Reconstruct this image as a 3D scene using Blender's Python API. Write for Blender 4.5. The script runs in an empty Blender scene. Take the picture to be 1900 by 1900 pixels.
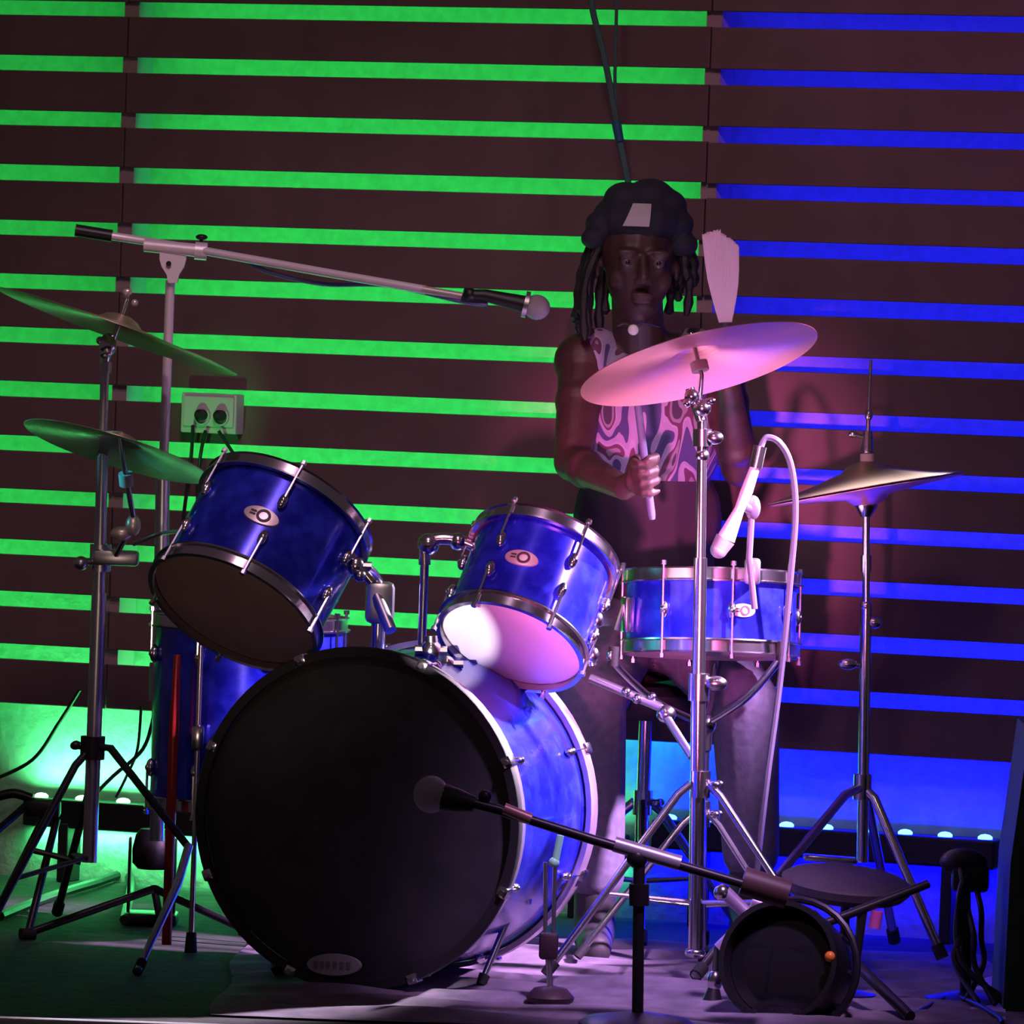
import bpy, bmesh, math, random
from mathutils import Vector as V, Matrix, Quaternion
random.seed(7)
S = bpy.context.scene
C = S.collection
PI = math.pi

# ------------------------------------------------------------------ camera
FPX, HC = 12000.0, 1.245
PITCH, ROLL = math.atan(350/FPX), math.radians(2.0)
FWD = V((0, math.cos(PITCH), -math.sin(PITCH)))
_up0, _r0 = V((0, math.sin(PITCH), math.cos(PITCH))), V((1, 0, 0))
RGT = _r0*math.cos(ROLL) + _up0*math.sin(ROLL)
UP = -_r0*math.sin(ROLL) + _up0*math.cos(ROLL)
CAM = V((0, 0, HC))
cd = bpy.data.cameras.new('camera'); cam = bpy.data.objects.new('camera', cd); C.objects.link(cam)
cd.sensor_width = 36; cd.lens = 36*FPX/1900; cd.clip_start = .1; cd.clip_end = 100
m = Matrix((RGT, UP, -FWD)).transposed().to_4x4(); m.translation = CAM
cam.matrix_world = m
S.camera = cam

def P(px, py, Y):
    d = RGT*((px-950)/FPX) - UP*((py-950)/FPX) + FWD
    return CAM + d*(Y/d.y)
def floor_pt(px, py, z=0.0):
    d = RGT*((px-950)/FPX) - UP*((py-950)/FPX) + FWD
    return CAM + d*((z-HC)/d.z)

# ------------------------------------------------------------------ world, exposure
w = bpy.data.worlds.new('dim_club'); S.world = w; w.use_nodes = True
w.node_tree.nodes['Background'].inputs[0].default_value = (.5, .32, .42, 1)
w.node_tree.nodes['Background'].inputs[1].default_value = .085
S.view_settings.view_transform = 'Standard'; S.view_settings.look = 'None'
S.view_settings.gamma = 1; S.view_settings.use_curve_mapping = False
S.view_settings.exposure = 0

# ------------------------------------------------------------------ lights
def aim(o, target):
    o.rotation_euler = (V(target)-o.location).to_track_quat('-Z', 'Y').to_euler()
def spot(name, loc, target, watt, col, deg, blend=.3, size=.08):
    l = bpy.data.lights.new(name, 'SPOT'); o = bpy.data.objects.new(name, l); C.objects.link(o)
    o.location = loc; aim(o, target); l.energy = watt; l.color = col
    l.spot_size = math.radians(deg); l.spot_blend = blend; l.shadow_soft_size = size
    return o
def area(name, loc, rot, sx, sy, watt, col, spread=180):
    l = bpy.data.lights.new(name, 'AREA'); o = bpy.data.objects.new(name, l); C.objects.link(o)
    l.shape = 'RECTANGLE'; l.size = sx; l.size_y = sy; l.energy = watt; l.color = col
    l.spread = math.radians(spread); o.location = loc
    o.rotation_euler = rot
    return o
# stage wash from the front right (pink), hard key from the right above the kit, small added spot for the white tom patch
spot('pink_stage_wash', (-.15, 7.0, .5), P(1225, 1020, 12.3), 2900, (1, .17, .56), 8.2, .9, .10)
spot('white_violet_key', (2.1, 11.5, 2.1), P(1330, 1130, 12.35), 2600, (.86, .46, 1), 20, .45, .07)
spot('tom_patch_spot', (-1.1, 7.2, .75), P(866, 1168, 12.15), 2600, (1, .82, .95), 1.55, .12, .015)
spot('violet_top_light', (-.3, 10.6, 3.4), P(600, 480, 12.6), 75, (1, .55, .85), 40, .6, .08)
spot('violet_floor_wash', (.9, 10.2, 2.8), P(1200, 1850, 12.0), 600, (.75, .42, 1), 18, .7, .15)
spot('amber_front_dim', (-.9, 6.2, .6), P(430, 1130, 12.2), 110, (1, .66, .5), 7, .8, .12)
spot('cyan_side_light', (-2.2, 12.2, 1.3), P(1235, 1120, 12.5), 130, (.04, .8, 1), 7, .5, .06)
spot('white_rear_key', (1.55, 13.0, 1.7), P(1180, 1100, 12.25), 1900, (.95, .75, 1), 20, .5, .05)
spot('rose_wall_wash', (-.5, 7.0, 4.6), P(700, 500, 13.6), 270, (1, .66, .58), 30, .9, .3)
spot('violet_wall_wash', (3.0, 7.5, 4.2), P(1800, 100, 13.4), 420, (.95, .32, .8), 14, 1, .3)

spot('green_uplight', (-.95, 13.0, .35), (-.64, 13.85, 1.045), 22, (.04, 1, .15), 12, .6, .04)

# ------------------------------------------------------------------ materials
MATS = {}
def mat(name, col=(.5, .5, .5), rough=.5, metal=0, emit=None, estr=0, coat=0, noise=None, bump=0, bscale=60, **kw):
    if name in MATS: return MATS[name]
    m = bpy.data.materials.new(name); m.use_nodes = True; MATS[name] = m
    nt = m.node_tree; b = nt.nodes['Principled BSDF']
    b.inputs['Base Color'].default_value = (*col, 1); b.inputs['Roughness'].default_value = rough
    b.inputs['Metallic'].default_value = metal; b.inputs['Coat Weight'].default_value = coat
    b.inputs['Coat Roughness'].default_value = .06
    if emit: b.inputs['Emission Color'].default_value = (*emit, 1); b.inputs['Emission Strength'].default_value = estr
    for k, v in kw.items(): b.inputs[k.replace('_', ' ')].default_value = v
    if noise or bump:
        tc = nt.nodes.new('ShaderNodeTexCoord'); n = nt.nodes.new('ShaderNodeTexNoise')
        n.inputs['Scale'].default_value = bscale; n.inputs['Detail'].default_value = 5
        nt.links.new(tc.outputs['Object'], n.inputs['Vector'])
        if noise:
            r = nt.nodes.new('ShaderNodeValToRGB'); r.color_ramp.elements[0].position = .35; r.color_ramp.elements[1].position = .68
            r.color_ramp.elements[0].color = (*noise, 1); r.color_ramp.elements[1].color = (*col, 1)
            nt.links.new(n.outputs['Fac'], r.inputs[0]); nt.links.new(r.outputs[0], b.inputs['Base Color'])
        if bump:
            bp = nt.nodes.new('ShaderNodeBump'); bp.inputs['Strength'].default_value = bump; bp.inputs['Distance'].default_value = .004
            nt.links.new(n.outputs['Fac'], bp.inputs['Height']); nt.links.new(bp.outputs[0], b.inputs['Normal'])
    return m
chrome = mat('chrome', (.66, .64, .67), .2, 1)
steel = mat('brushed_steel', (.55, .55, .58), .34, 1)
palemetal = mat('pale_boom_metal', (.8, .74, .8), .42, .35)
blackmetal = mat('black_metal', (.018, .016, .02), .38, .3)
blackplastic = mat('black_plastic', (.006, .006, .007), .5, 0, noise=(.003, .003, .004), bump=.15, bscale=90)
rubber = mat('rubber', (.015, .015, .015), .75)
blackhead = mat('black_drum_head', (.05, .05, .055), .5, 0, noise=(.032, .034, .038), bump=.12, bscale=14)
clearhead = mat('smoky_drum_head', (.32, .22, .19), .6, 0, noise=(.28, .19, .17), bscale=9)
whitehead = mat('white_coated_head', (.86, .80, .84), .5, 0, bump=.05, bscale=120)
hoopm = mat('lacquered_hoop', (.55, .45, .55), .28, .7)
darkwood_hoop = mat('dark_hoop', (.016, .014, .017), .6)
felt = mat('felt', (.5, .42, .4), .95)
cable_black = mat('cable_black', (.012, .014, .014), .5)
cable_grey = mat('cable_grey', (.10, .09, .13), .45)
cable_green = mat('cable_green', (.05, .12, .11), .5)
micgrey = mat('mic_grille', (.42, .38, .42), .5, .6, bump=.6, bscale=900)
skin = mat('dark_skin', (.06, .028, .025), .5, 0, noise=(.046, .021, .02), bump=.08, bscale=40)
hairm = mat('black_hair', (.010, .009, .011), .6, 0, bump=.5, bscale=160)
capm = mat('cap_cloth', (.012, .014, .026), .8, 0, bump=.3, bscale=300)
palecloth = mat('pale_cloth', (.42, .40, .40), .85)
jeans = mat('grey_trousers', (.17, .15, .22), .85, 0, noise=(.12, .11, .17), bump=.3, bscale=60)
shoem = mat('dark_shoe', (.03, .025, .03), .6)
redm = mat('red_lacquer', (.28, .012, .01), .35)
badgem = mat('badge_silver', (.7, .62, .58), .35, .6)
badgedark = mat('badge_dark', (.05, .04, .05), .5)
plankm = mat('dark_brown_plank', (.13, .078, .075), .7, 0, noise=(.105, .06, .06), bump=.25, bscale=7)
studm = mat('grey_stud', (.36, .26, .28), .8, 0, noise=(.30, .21, .23), bscale=8)
plaster = mat('rough_plaster', (.34, .34, .34), .9, 0, noise=(.28, .28, .28), bump=.8, bscale=45)
carpet = mat('dark_stage_carpet', (.055, .055, .055), .95, 0, noise=(.03, .03, .03), bump=.8, bscale=22)
rugm = mat('worn_rug', (.24, .20, .25), .95, 0, noise=(.13, .11, .14), bump=.7, bscale=14)
stageedge = mat('stage_edge_trim', (.5, .55, .5), .6)
darkfloor = mat('hall_floor', (.03, .03, .03), .8, bump=.2)
boxm = mat('grey_outlet_box', (.5, .5, .5), .55)
speakerm = mat('dark_green_cabinet', (.02, .06, .03), .7, bump=.5, bscale=120)
ledg = mat('green_led', (.2, 1, .4), .3, emit=(.35, 1, .45), estr=6)
ledb = mat('blue_led', (.2, .4, 1), .3, emit=(.08, .42, 1), estr=7)
cushion = mat('black_vinyl', (.02, .02, .022), .4, bump=.2)

def blue_shell():
    m = mat('blue_lacquer', (.015, .02, .62), .22, .35, coat=.3)
    nt = m.node_tree; b = nt.nodes['Principled BSDF']
    tc = nt.nodes.new('ShaderNodeTexCoord'); n = nt.nodes.new('ShaderNodeTexNoise'); n.inputs['Scale'].default_value = 22; n.inputs['Detail'].default_value = 6
    r = nt.nodes.new('ShaderNodeValToRGB')
    r.color_ramp.elements[0].position = .42; r.color_ramp.elements[0].color = (.008, .012, .42, 1)
    r.color_ramp.elements[1].position = .72; r.color_ramp.elements[1].color = (.03, .05, .8, 1)
    nt.links.new(tc.outputs['Object'], n.inputs['Vector']); nt.links.new(n.outputs['Fac'], r.inputs[0]); nt.links.new(r.outputs[0], b.inputs['Base Color'])
    return m
bluem = blue_shell()

def cymbal_mat(name, col, rough):
    m = mat(name, col, rough, .62); nt = m.node_tree; b = nt.nodes['Principled BSDF']
    b.inputs['Anisotropic'].default_value = .85; b.inputs['Anisotropic Rotation'].default_value = .25
    t = nt.nodes.new('ShaderNodeTangent'); t.direction_type = 'RADIAL'; t.axis = 'Z'
    nt.links.new(t.outputs[0], b.inputs['Tangent'])
    tc = nt.nodes.new('ShaderNodeTexCoord'); l = nt.nodes.new('ShaderNodeVectorMath'); l.operation = 'LENGTH'
    wv = nt.nodes.new('ShaderNodeMath'); wv.operation = 'MULTIPLY'; wv.inputs[1].default_value = 1500
    sn = nt.nodes.new('ShaderNodeMath'); sn.operation = 'SINE'
    bp = nt.nodes.new('ShaderNodeBump'); bp.inputs['Strength'].default_value = .12; bp.inputs['Distance'].default_value = .001
    nt.links.new(tc.outputs['Object'], l.inputs[0]); nt.links.new(l.outputs['Value'], wv.inputs[0]); nt.links.new(wv.outputs[0], sn.inputs[0])
    nt.links.new(sn.outputs[0], bp.inputs['Height']); nt.links.new(bp.outputs[0], b.inputs['Normal'])
    return m
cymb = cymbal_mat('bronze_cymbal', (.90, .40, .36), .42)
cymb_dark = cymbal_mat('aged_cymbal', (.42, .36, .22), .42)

def shirt_mat():
    m = mat('printed_vest', (.5, .42, .55), .85); nt = m.node_tree; b = nt.nodes['Principled BSDF']
    tc = nt.nodes.new('ShaderNodeTexCoord')
    n = nt.nodes.new('ShaderNodeTexNoise'); n.inputs['Scale'].default_value = 17; n.inputs['Detail'].default_value = 0; n.inputs['Distortion'].default_value = 1.1
    mp = nt.nodes.new('ShaderNodeMapping'); mp.inputs['Scale'].default_value = (1.3, 1, .42); mp.inputs['Rotation'].default_value = (0, .25, 0)
    nt.links.new(tc.outputs['Object'], mp.inputs[0]); nt.links.new(mp.outputs[0], n.inputs['Vector'])
    r = nt.nodes.new('ShaderNodeValToRGB'); r.color_ramp.interpolation = 'CONSTANT'
    cols = [(0, (.05, .04, .13)), (.42, (.27, .21, .33)), (.49, (.30, .25, .36)), (.535, (.10, .03, .07)), (.60, (.20, .16, .22)), (.68, (.05, .03, .06))]
    e = r.color_ramp.elements
    e[0].position = 0; e[0].color = (*cols[0][1], 1); e[1].position = cols[1][0]; e[1].color = (*cols[1][1], 1)
    for p, c in cols[2:]:
        x = e.new(p); x.color = (*c, 1)
    nt.links.new(n.outputs['Fac'], r.inputs[0])
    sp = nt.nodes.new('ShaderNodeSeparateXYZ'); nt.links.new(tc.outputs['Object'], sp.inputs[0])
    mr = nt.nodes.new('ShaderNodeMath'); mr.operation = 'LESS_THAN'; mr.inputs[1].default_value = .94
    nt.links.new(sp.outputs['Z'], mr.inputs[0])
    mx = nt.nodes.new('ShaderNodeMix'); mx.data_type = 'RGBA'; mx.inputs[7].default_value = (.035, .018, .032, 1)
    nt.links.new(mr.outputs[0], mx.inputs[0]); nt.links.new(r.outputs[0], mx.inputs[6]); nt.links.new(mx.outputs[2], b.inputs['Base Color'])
    return m
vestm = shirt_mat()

# ------------------------------------------------------------------ mesh helpers
def frame(axis):
    z = V(axis).normalized()
    a = V((0, 0, 1)) if abs(z.z) < .9 else V((1, 0, 0))
    x = a.cross(z).normalized(); y = z.cross(x)
    return x, y, z
def mframe(origin, axis, xhint=None):
    z = V(axis).normalized()
    if xhint is None: x, y, z = frame(z)
    else:
        x = (V(xhint) - z*V(xhint).dot(z)).normalized(); y = z.cross(x)
    M = Matrix((x, y, z)).transposed().to_4x4(); M.translation = origin
    return M
class MB:
    def __init__(s): s.v = []; s.f = []
    def add(s, vs, fs):
        n = len(s.v); s.v += [V(a) for a in vs]; s.f += [tuple(i+n for i in f) for f in fs]; return s
    def tube(s, pts, r, seg=10, cap=True):
        pts = [V(p) for p in pts]; n = len(pts)
        rs = r if isinstance(r, (list, tuple)) else [r]*n
        vs, fs = [], []; px = None
        for i, p in enumerate(pts):
            t = (pts[min(i+1, n-1)]-pts[max(i-1, 0)])
            if t.length < 1e-9: t = V((0, 0, 1))
            t.normalize()
            if px is None: x, y, _ = frame(t)
            else:
                x = px - t*px.dot(t); x = x.normalized() if x.length > 1e-6 else frame(t)[0]; y = t.cross(x)
            px = x
            for k in range(seg):
                a = 2*PI*k/seg; vs.append(p+(x*math.cos(a)+y*math.sin(a))*rs[i])
        for i in range(n-1):
            for k in range(seg):
                k2 = (k+1) % seg; fs.append((i*seg+k, i*seg+k2, (i+1)*seg+k2, (i+1)*seg+k))
        if cap: fs.append(tuple(range(seg-1, -1, -1))); fs.append(tuple((n-1)*seg+k for k in range(seg)))
        return s.add(vs, fs)
    def lathe(s, prof, M, seg=48, closed=False, ax=1, ay=1):
        # prof: (radius, z)
        vs, fs = [], []; n = len(prof)
        for r, z in prof:
            for k in range(seg):
                a = 2*PI*k/seg; vs.append(M @ V((r*math.cos(a)*ax, r*math.sin(a)*ay, z)))
        for i in range(n if closed else n-1):
            j = (i+1) % n
            for k in range(seg):
                k2 = (k+1) % seg; fs.append((i*seg+k, i*seg+k2, j*seg+k2, j*seg+k))
        if not closed:
            if prof[0][0] > 1e-5: fs.append(tuple(range(seg-1, -1, -1)))
            if prof[-1][0] > 1e-5: fs.append(tuple((n-1)*seg+k for k in range(seg)))
        return s.add(vs, fs)
    def box(s, M, sx, sy, sz, bev=0):
        b = min(bev, sx/2.01, sy/2.01, sz/2.01) if bev else 0
        bm = bmesh.new(); bmesh.ops.create_cube(bm, size=1)
        for v in bm.verts: v.co = V((v.co.x*sx, v.co.y*sy, v.co.z*sz))
        if b: bmesh.ops.bevel(bm, geom=bm.edges[:], offset=b, segments=2, affect='EDGES', profile=.5)
        bm.verts.ensure_lookup_table(); bm.verts.index_update()
        s.add([M @ v.co for v in bm.verts], [tuple(v.index for v in f.verts) for f in bm.faces]); bm.free(); return s
    def ball(s, c, r, sc=(1, 1, 1), M=None, seg=16, rings=10):
        M = M or Matrix.Identity(4)
        prof = [(math.sin(PI*i/rings)*r, -math.cos(PI*i/rings)*r) for i in range(rings+1)]
        vs, fs = [], []
        T = Matrix.Translation(V(c)) @ M.to_3x3().to_4x4() @ Matrix.Diagonal((*sc, 1))
        return s.lathe([(max(a, 1e-6), b) for a, b in prof], T, seg)
    def cone(s, a, b, ra, rb, seg=14):
        # rounded cone, overlapping balls at the ends (for remeshed bodies)
        s.tube([a, b], [ra, rb], seg); s.ball(a, ra, seg=seg, rings=8); s.ball(b, rb, seg=seg, rings=8); return s
    def mesh(s, name, off=V((0, 0, 0)), smooth=True):
        me = bpy.data.meshes.new(name); me.from_pydata([v-off for v in s.v], [], s.f); me.validate(); me.update()
        bm = bmesh.new(); bm.from_mesh(me); bmesh.ops.remove_doubles(bm, verts=bm.verts, dist=1e-5)
        bmesh.ops.recalc_face_normals(bm, faces=bm.faces)
        if smooth:
            for f in bm.faces: f.smooth = True
            for e in bm.edges:
                if len(e.link_faces) == 2 and e.calc_face_angle(0) > .7: e.smooth = False
        bm.to_mesh(me); bm.free(); return me
def setp(o, label=None, cat=None, group=None, kind=None):
    if label: o['label'] = label
    if cat: o['category'] = cat
    if group: o['group'] = group
    if kind: o['kind'] = kind
    return o
def thing(name, loc, label, cat, group=None):
    o = bpy.data.objects.new(name, None); C.objects.link(o); o.location = loc; o.empty_display_size = .05
    return setp(o, label, cat, group)
def root_loc(o):
    while o.parent: o = o.parent
    return V(o.location)
def obj(name, mb, m, parent=None, smooth=True, label=None):
    if parent is not None: off = root_loc(parent)
    else:
        off = V((sum(v.x for v in mb.v)/len(mb.v), sum(v.y for v in mb.v)/len(mb.v), min(v.z for v in mb.v)))
    me = mb.mesh(name, off, smooth); me.materials.append(m)
    o = bpy.data.objects.new(name, me); C.objects.link(o)
    if parent is not None: o.parent = parent
    else: o.location = off
    if label: o['label'] = label
    return o
def inst(name, me, parent, M):
    o = bpy.data.objects.new(name, me); C.objects.link(o); o.parent = parent
    M = M.copy(); M.translation -= root_loc(parent); o.matrix_local = M
    return o
def smooth_path(pts, n=8):
    pts = [V(p) for p in pts]; out = []
    for i in range(len(pts)-1):
        p0 = pts[max(i-1, 0)]; p1 = pts[i]; p2 = pts[i+1]; p3 = pts[min(i+2, len(pts)-1)]
        for k in range(n):
            t = k/n
            out.append(.5*((2*p1)+(p2-p0)*t+(2*p0-5*p1+4*p2-p3)*t*t+(3*p1-p0-3*p2+p3)*t**3))
    out.append(pts[-1]); return out
def cable(pts, r, m, label, parent=None, name='cable', group=None):
    o = obj(name, MB().tube(smooth_path(pts), r, 8), m, parent)
    if parent is None: setp(o, label, 'cable', group)
    return o

# ------------------------------------------------------------------ setting: wall, floor
YAW = math.radians(21)
EX, NN = V((math.cos(YAW), -math.sin(YAW), 0)), V((-math.sin(YAW), -math.cos(YAW), 0))
W0 = V((0, 13.72, 0))
def wp(s, d, z): return W0 + EX*s + NN*d + V((0, 0, z))
def wall_hit(px, py, d=.1):
    dr = RGT*((px-950)/FPX) - UP*((py-950)/FPX) + FWD
    o = W0+NN*d; t = (o-CAM).dot(NN)/dr.dot(NN); q = CAM+dr*t-o
    return q.dot(EX), (CAM+dr*t).z
def wbox(mb, s0, s1, d0, d1, z0, z1, bev=0):
    M = Matrix((EX, -NN, V((0, 0, 1)))).transposed().to_4x4(); M.translation = wp((s0+s1)/2, (d0+d1)/2, (z0+z1)/2)
    return mb.box(M, s1-s0, abs(d1-d0), z1-z0, bev)
stage_front = floor_pt(60, 1889).y
f = obj('floor', MB().box(Matrix.Translation((0, stage_front+3.5, -.15)), 9, 7.0, .3), carpet, smooth=False); setp(f, kind='structure')
e = obj('trim_1', MB().box(Matrix.Translation((0, stage_front-.012, -.03)), 9, .024, .064, .005), stageedge, smooth=False); setp(e, kind='structure')
hf = obj('floor_hall', MB().box(Matrix.Translation((0, 4.5, -.62)), 12, 14.5, .04), darkfloor, smooth=False); setp(hf, kind='structure')
wall = thing('wall_back', wp(0, 0, 0), None, None); setp(wall, kind='structure')
obj('plaster_backing', wbox(MB(), -4.3, 3.2, -.10, 0, 0, 2.75), plaster, wall, smooth=False)
sA, _ = wall_hit(223, 520); sB, _ = wall_hit(1304, 520)
bay = sB-sA
studs = [sA-2*bay, sA-bay, sA, sB, sB+bay]
SW = .034
for s in studs: obj('stud', wbox(MB(), s-SW/2, s+SW/2, 0, .085, .43, 2.75), studm, wall, smooth=False)
cy = [29.5, 135, 240, 344, 449, 552, 655, 758, 861, 963, 1061.6, 1161, 1261]      # centres of the gaps, top to bottom
zc = [wall_hit(950, y)[1] for y in cy]
zbot = wall_hit(950, 1360)[1]
gap = 29/(12000/13.6)
pt = zc[0]-zc[1]
zc = [zc[0]+pt*k for k in range(7, 0, -1)]+zc
rows = [(zbot, zc[-1]-gap/2)]
for k in range(len(zc)-1, 0, -1): rows.append((zc[k]+gap/2, zc[k-1]-gap/2))

rn = random.Random(3)
plank_mesh = {}
for j in range(len(studs)-1):
    for (lo, hi) in rows:
        a, b = studs[j]+.0015, studs[j+1]-.0015
        dz = rn.uniform(-.0012, .0012)
        key = (j, round(hi-lo, 3))
        if key not in plank_mesh:
            q = MB(); q.box(Matrix.Identity(4), b-a, .018, hi-lo, .002); me = q.mesh('plank', smooth=False); me.materials.append(plankm); plank_mesh[key] = me
        M = Matrix((EX, -NN, V((0, 0, 1)))).transposed().to_4x4(); M.translation = wp((a+b)/2, .0945+rn.uniform(-.001, .001), (lo+hi)/2+dz)
        inst('plank', plank_mesh[key], wall, M @ Matrix.Rotation(rn.uniform(-.0012, .0012), 4, 'Y'))
# unseen strips added behind the planks to light the plaster evenly; green in the left bays, blue in the right one
GREEN, BLUE = (.035, 1, .12), (.012, .015, 1)
back_rot = Matrix((EX, V((0, 0, -1)), NN)).transposed()     # local -Z points at the plaster
if back_rot.determinant() < 0: back_rot = Matrix((-EX, V((0, 0, -1)), NN)).transposed()
for j in range(len(studs)-1):
    col = BLUE if j >= 3 else GREEN
    for i, (lo, hi) in enumerate(rows):
        if j == 0 and i % 2: continue
        t = i/14
        wt = (.50 if j == 2 else .36 if j == 1 else .62 if j == 3 else .35)*(1.25-.5*min(t, 1))
        area('plank_fill_strip', wp((studs[j]+studs[j+1])/2, .082, (lo+hi)/2), back_rot.to_euler(), bay-.05, .012, wt*1.9, col)

# ------------------------------------------------------------------ LED bars on the floor
def led_bar(s0, s1, z0, d, col, ledm, label, n, watt, gcol):
    t = thing('led_bar', wp((s0+s1)/2, d, 0), label, 'stage light', 'led bars along the wall')
    h = .062
    obj('housing', wbox(MB(), s0, s1, d-.032, d+.032, z0, z0+h, .006), blackmetal, t, smooth=False)
    for s in (s0+.10, s1-.10):
        q = MB(); wbox(q, s-.012, s+.012, d-.036, d+.036, .0, z0+.012, .003); obj('bracket', q, blackmetal, t, smooth=False)
    me = None
    for i in range(n):
        s = s0+.03+(s1-s0-.06)*i/(n-1)
        M = Matrix.Translation(wp(s, d, z0+h))
        if me is None:
            q = MB(); q.lathe([(.015, -.001), (.015, .004), (.010, .008), (1e-6, .010)], Matrix.Identity(4), 14); me = q.mesh('led_lens'); me.materials.append(ledm)
        inst('led_lens', me, t, M)
    # the bar's own light, tilted to the wall
    up = Matrix.Rotation(0, 3, 'Z')
    o = area('bar_light', wp((s0+s1)/2, d, z0+h+.018), (0, 0, 0), s1-s0, .02, watt, gcol, 150)
    aim(o, wp((s0+s1)/2, -.25, z0+h+.40)); 
    o.rotation_euler = Matrix((EX, (NN*.0+V((0, 0, 1))).cross(EX), V((0, 0, 1)))).transposed().to_euler()
    dirn = (wp(0, -.12, .4)-wp(0, 0, 0)).normalized(); z = -dirn; x = EX; y = z.cross(x)
    o.rotation_euler = Matrix((x, y, z)).transposed().to_euler()
    dirn = (wp(0, -.2, -.4)-wp(0, 0, 0)).normalized(); z = -dirn; y = z.cross(x)
    o2 = area('bar_underlight', wp((s0+s1)/2, d-.03, z0-.01), Matrix((x, y, z)).transposed().to_euler(), s1-s0, .02, watt*.35, gcol, 160)
    dirn = (wp(0, .5, -.25)-wp(0, 0, 0)).normalized(); z = -dirn; y = z.cross(x)
    area('floor_bounce_fill', wp((s0+s1)/2, d+.04, z0+.02), Matrix((x, y, z)).transposed().to_euler(), s1-s0, .02, watt*.16, gcol, 150)  # added to give the floor the glow bounced off the wall; LEDs face up
    return t
s0, z0 = wall_hit(52, 1530, .052); s1, _ = wall_hit(560, 1540, .052)
led_bar(s0, s1, z0, .052, None, ledg, 'black led bar glowing green behind the left cymbal stand', 7, 7.5, (.10, 1, .28))
s0, z1 = wall_hit(1215, 1590, .052); s1, _ = wall_hit(1852, 1608, .052)
led_bar(s0, s1, z1+.02, .052, None, ledb, 'black led bar glowing blue behind the hi-hat stand', 9, 18, (.0, .0, 1))
s0, _ = wall_hit(640, 1560, .052); s1, _ = wall_hit(1160, 1570, .052)
led_bar(s0, s1, z0, .052, None, ledg, 'black led bar behind the bass drum, mostly hidden', 7, 1.5, (.06, .9, .35))

# outlet box on the planks
sb0, zb1 = wall_hit(347, 728, .12); sb1, zb0 = wall_hit(447, 806, .12)
t = thing('outlet_box', wp((sb0+sb1)/2, .105, zb0), 'green-lit electrical outlet box with two round sockets on the planks', 'outlet box')
obj('box', wbox(MB(), sb0, sb1, .1045, .15, zb0, zb1, .004), boxm, t, smooth=False)
obj('cover_plate', wbox(MB(), sb0+.008, sb1-.004, .15, .156, zb0+.014, zb1-.006, .003), boxm, t, smooth=False)
for k in (.42, .76):
    M = mframe(wp(sb0+(sb1-sb0)*k, .156, zb0+(zb1-zb0)*.42), NN)
    so = obj('socket', MB().lathe([(.0185, 0), (.0185, .006), (.0155, .006), (.0150, -.004), (1e-6, -.004)], M, 24), boxm, t)
    obj('plug', MB().lathe([(.012, -.002), (.012, .018), (.006, .024), (1e-6, .024)], M @ Matrix.Translation((0, .003, 0)), 16), cable_black, so)
for k, (a, b, c_) in enumerate([((372, 790), (356, 850), (342, 960)), ((395, 800), (372, 860), (366, 980)), ((420, 800), (440, 850), (470, 900))]):
    pts = []
    for (x, y) in (a, b, c_):
        s, z = wall_hit(x, y, .13); pts.append(wp(s, .17 if (x, y) == a else .135, z))
    cable(pts, .004, cable_black, ['thin black cable hanging straight from the outlet box', 'black cable curving down beside the outlet box', 'black cable sloping right below the outlet box'][k])

# rug with folds under the drums
def rug():
    nx, ny = 90, 60; x0, x1, y0, y1 = -.50, .98, 11.42, 13.05
    vs, fs = [], []
    for j in range(ny+1):
        for i in range(nx+1):
            x = x0+(x1-x0)*i/nx; y = y0+(y1-y0)*j/ny
            z = .010+.007*math.sin(y*34+2.2*math.sin(x*3.1)+.6*math.sin(x*11))*(.5+.5*math.sin(x*2.3+1.0))+.003*math.sin(x*17+y*9)
            ed = min(x-x0, x1-x, y-y0, y1-y); z = max(.004, z*min(1, .35+ed*8))
            vs.append((x+.01*math.sin(y*8), y+.012*math.sin(x*6), z))
    for j in range(ny):
        for i in range(nx):
            a = j*(nx+1)+i; fs.append((a, a+1, a+nx+2, a+nx+1))
    q = MB().add(vs, fs); o = obj('drum_rug', q, rugm); setp(o, 'worn rumpled dark rug under the drum kit', 'rug')
rug()

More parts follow.
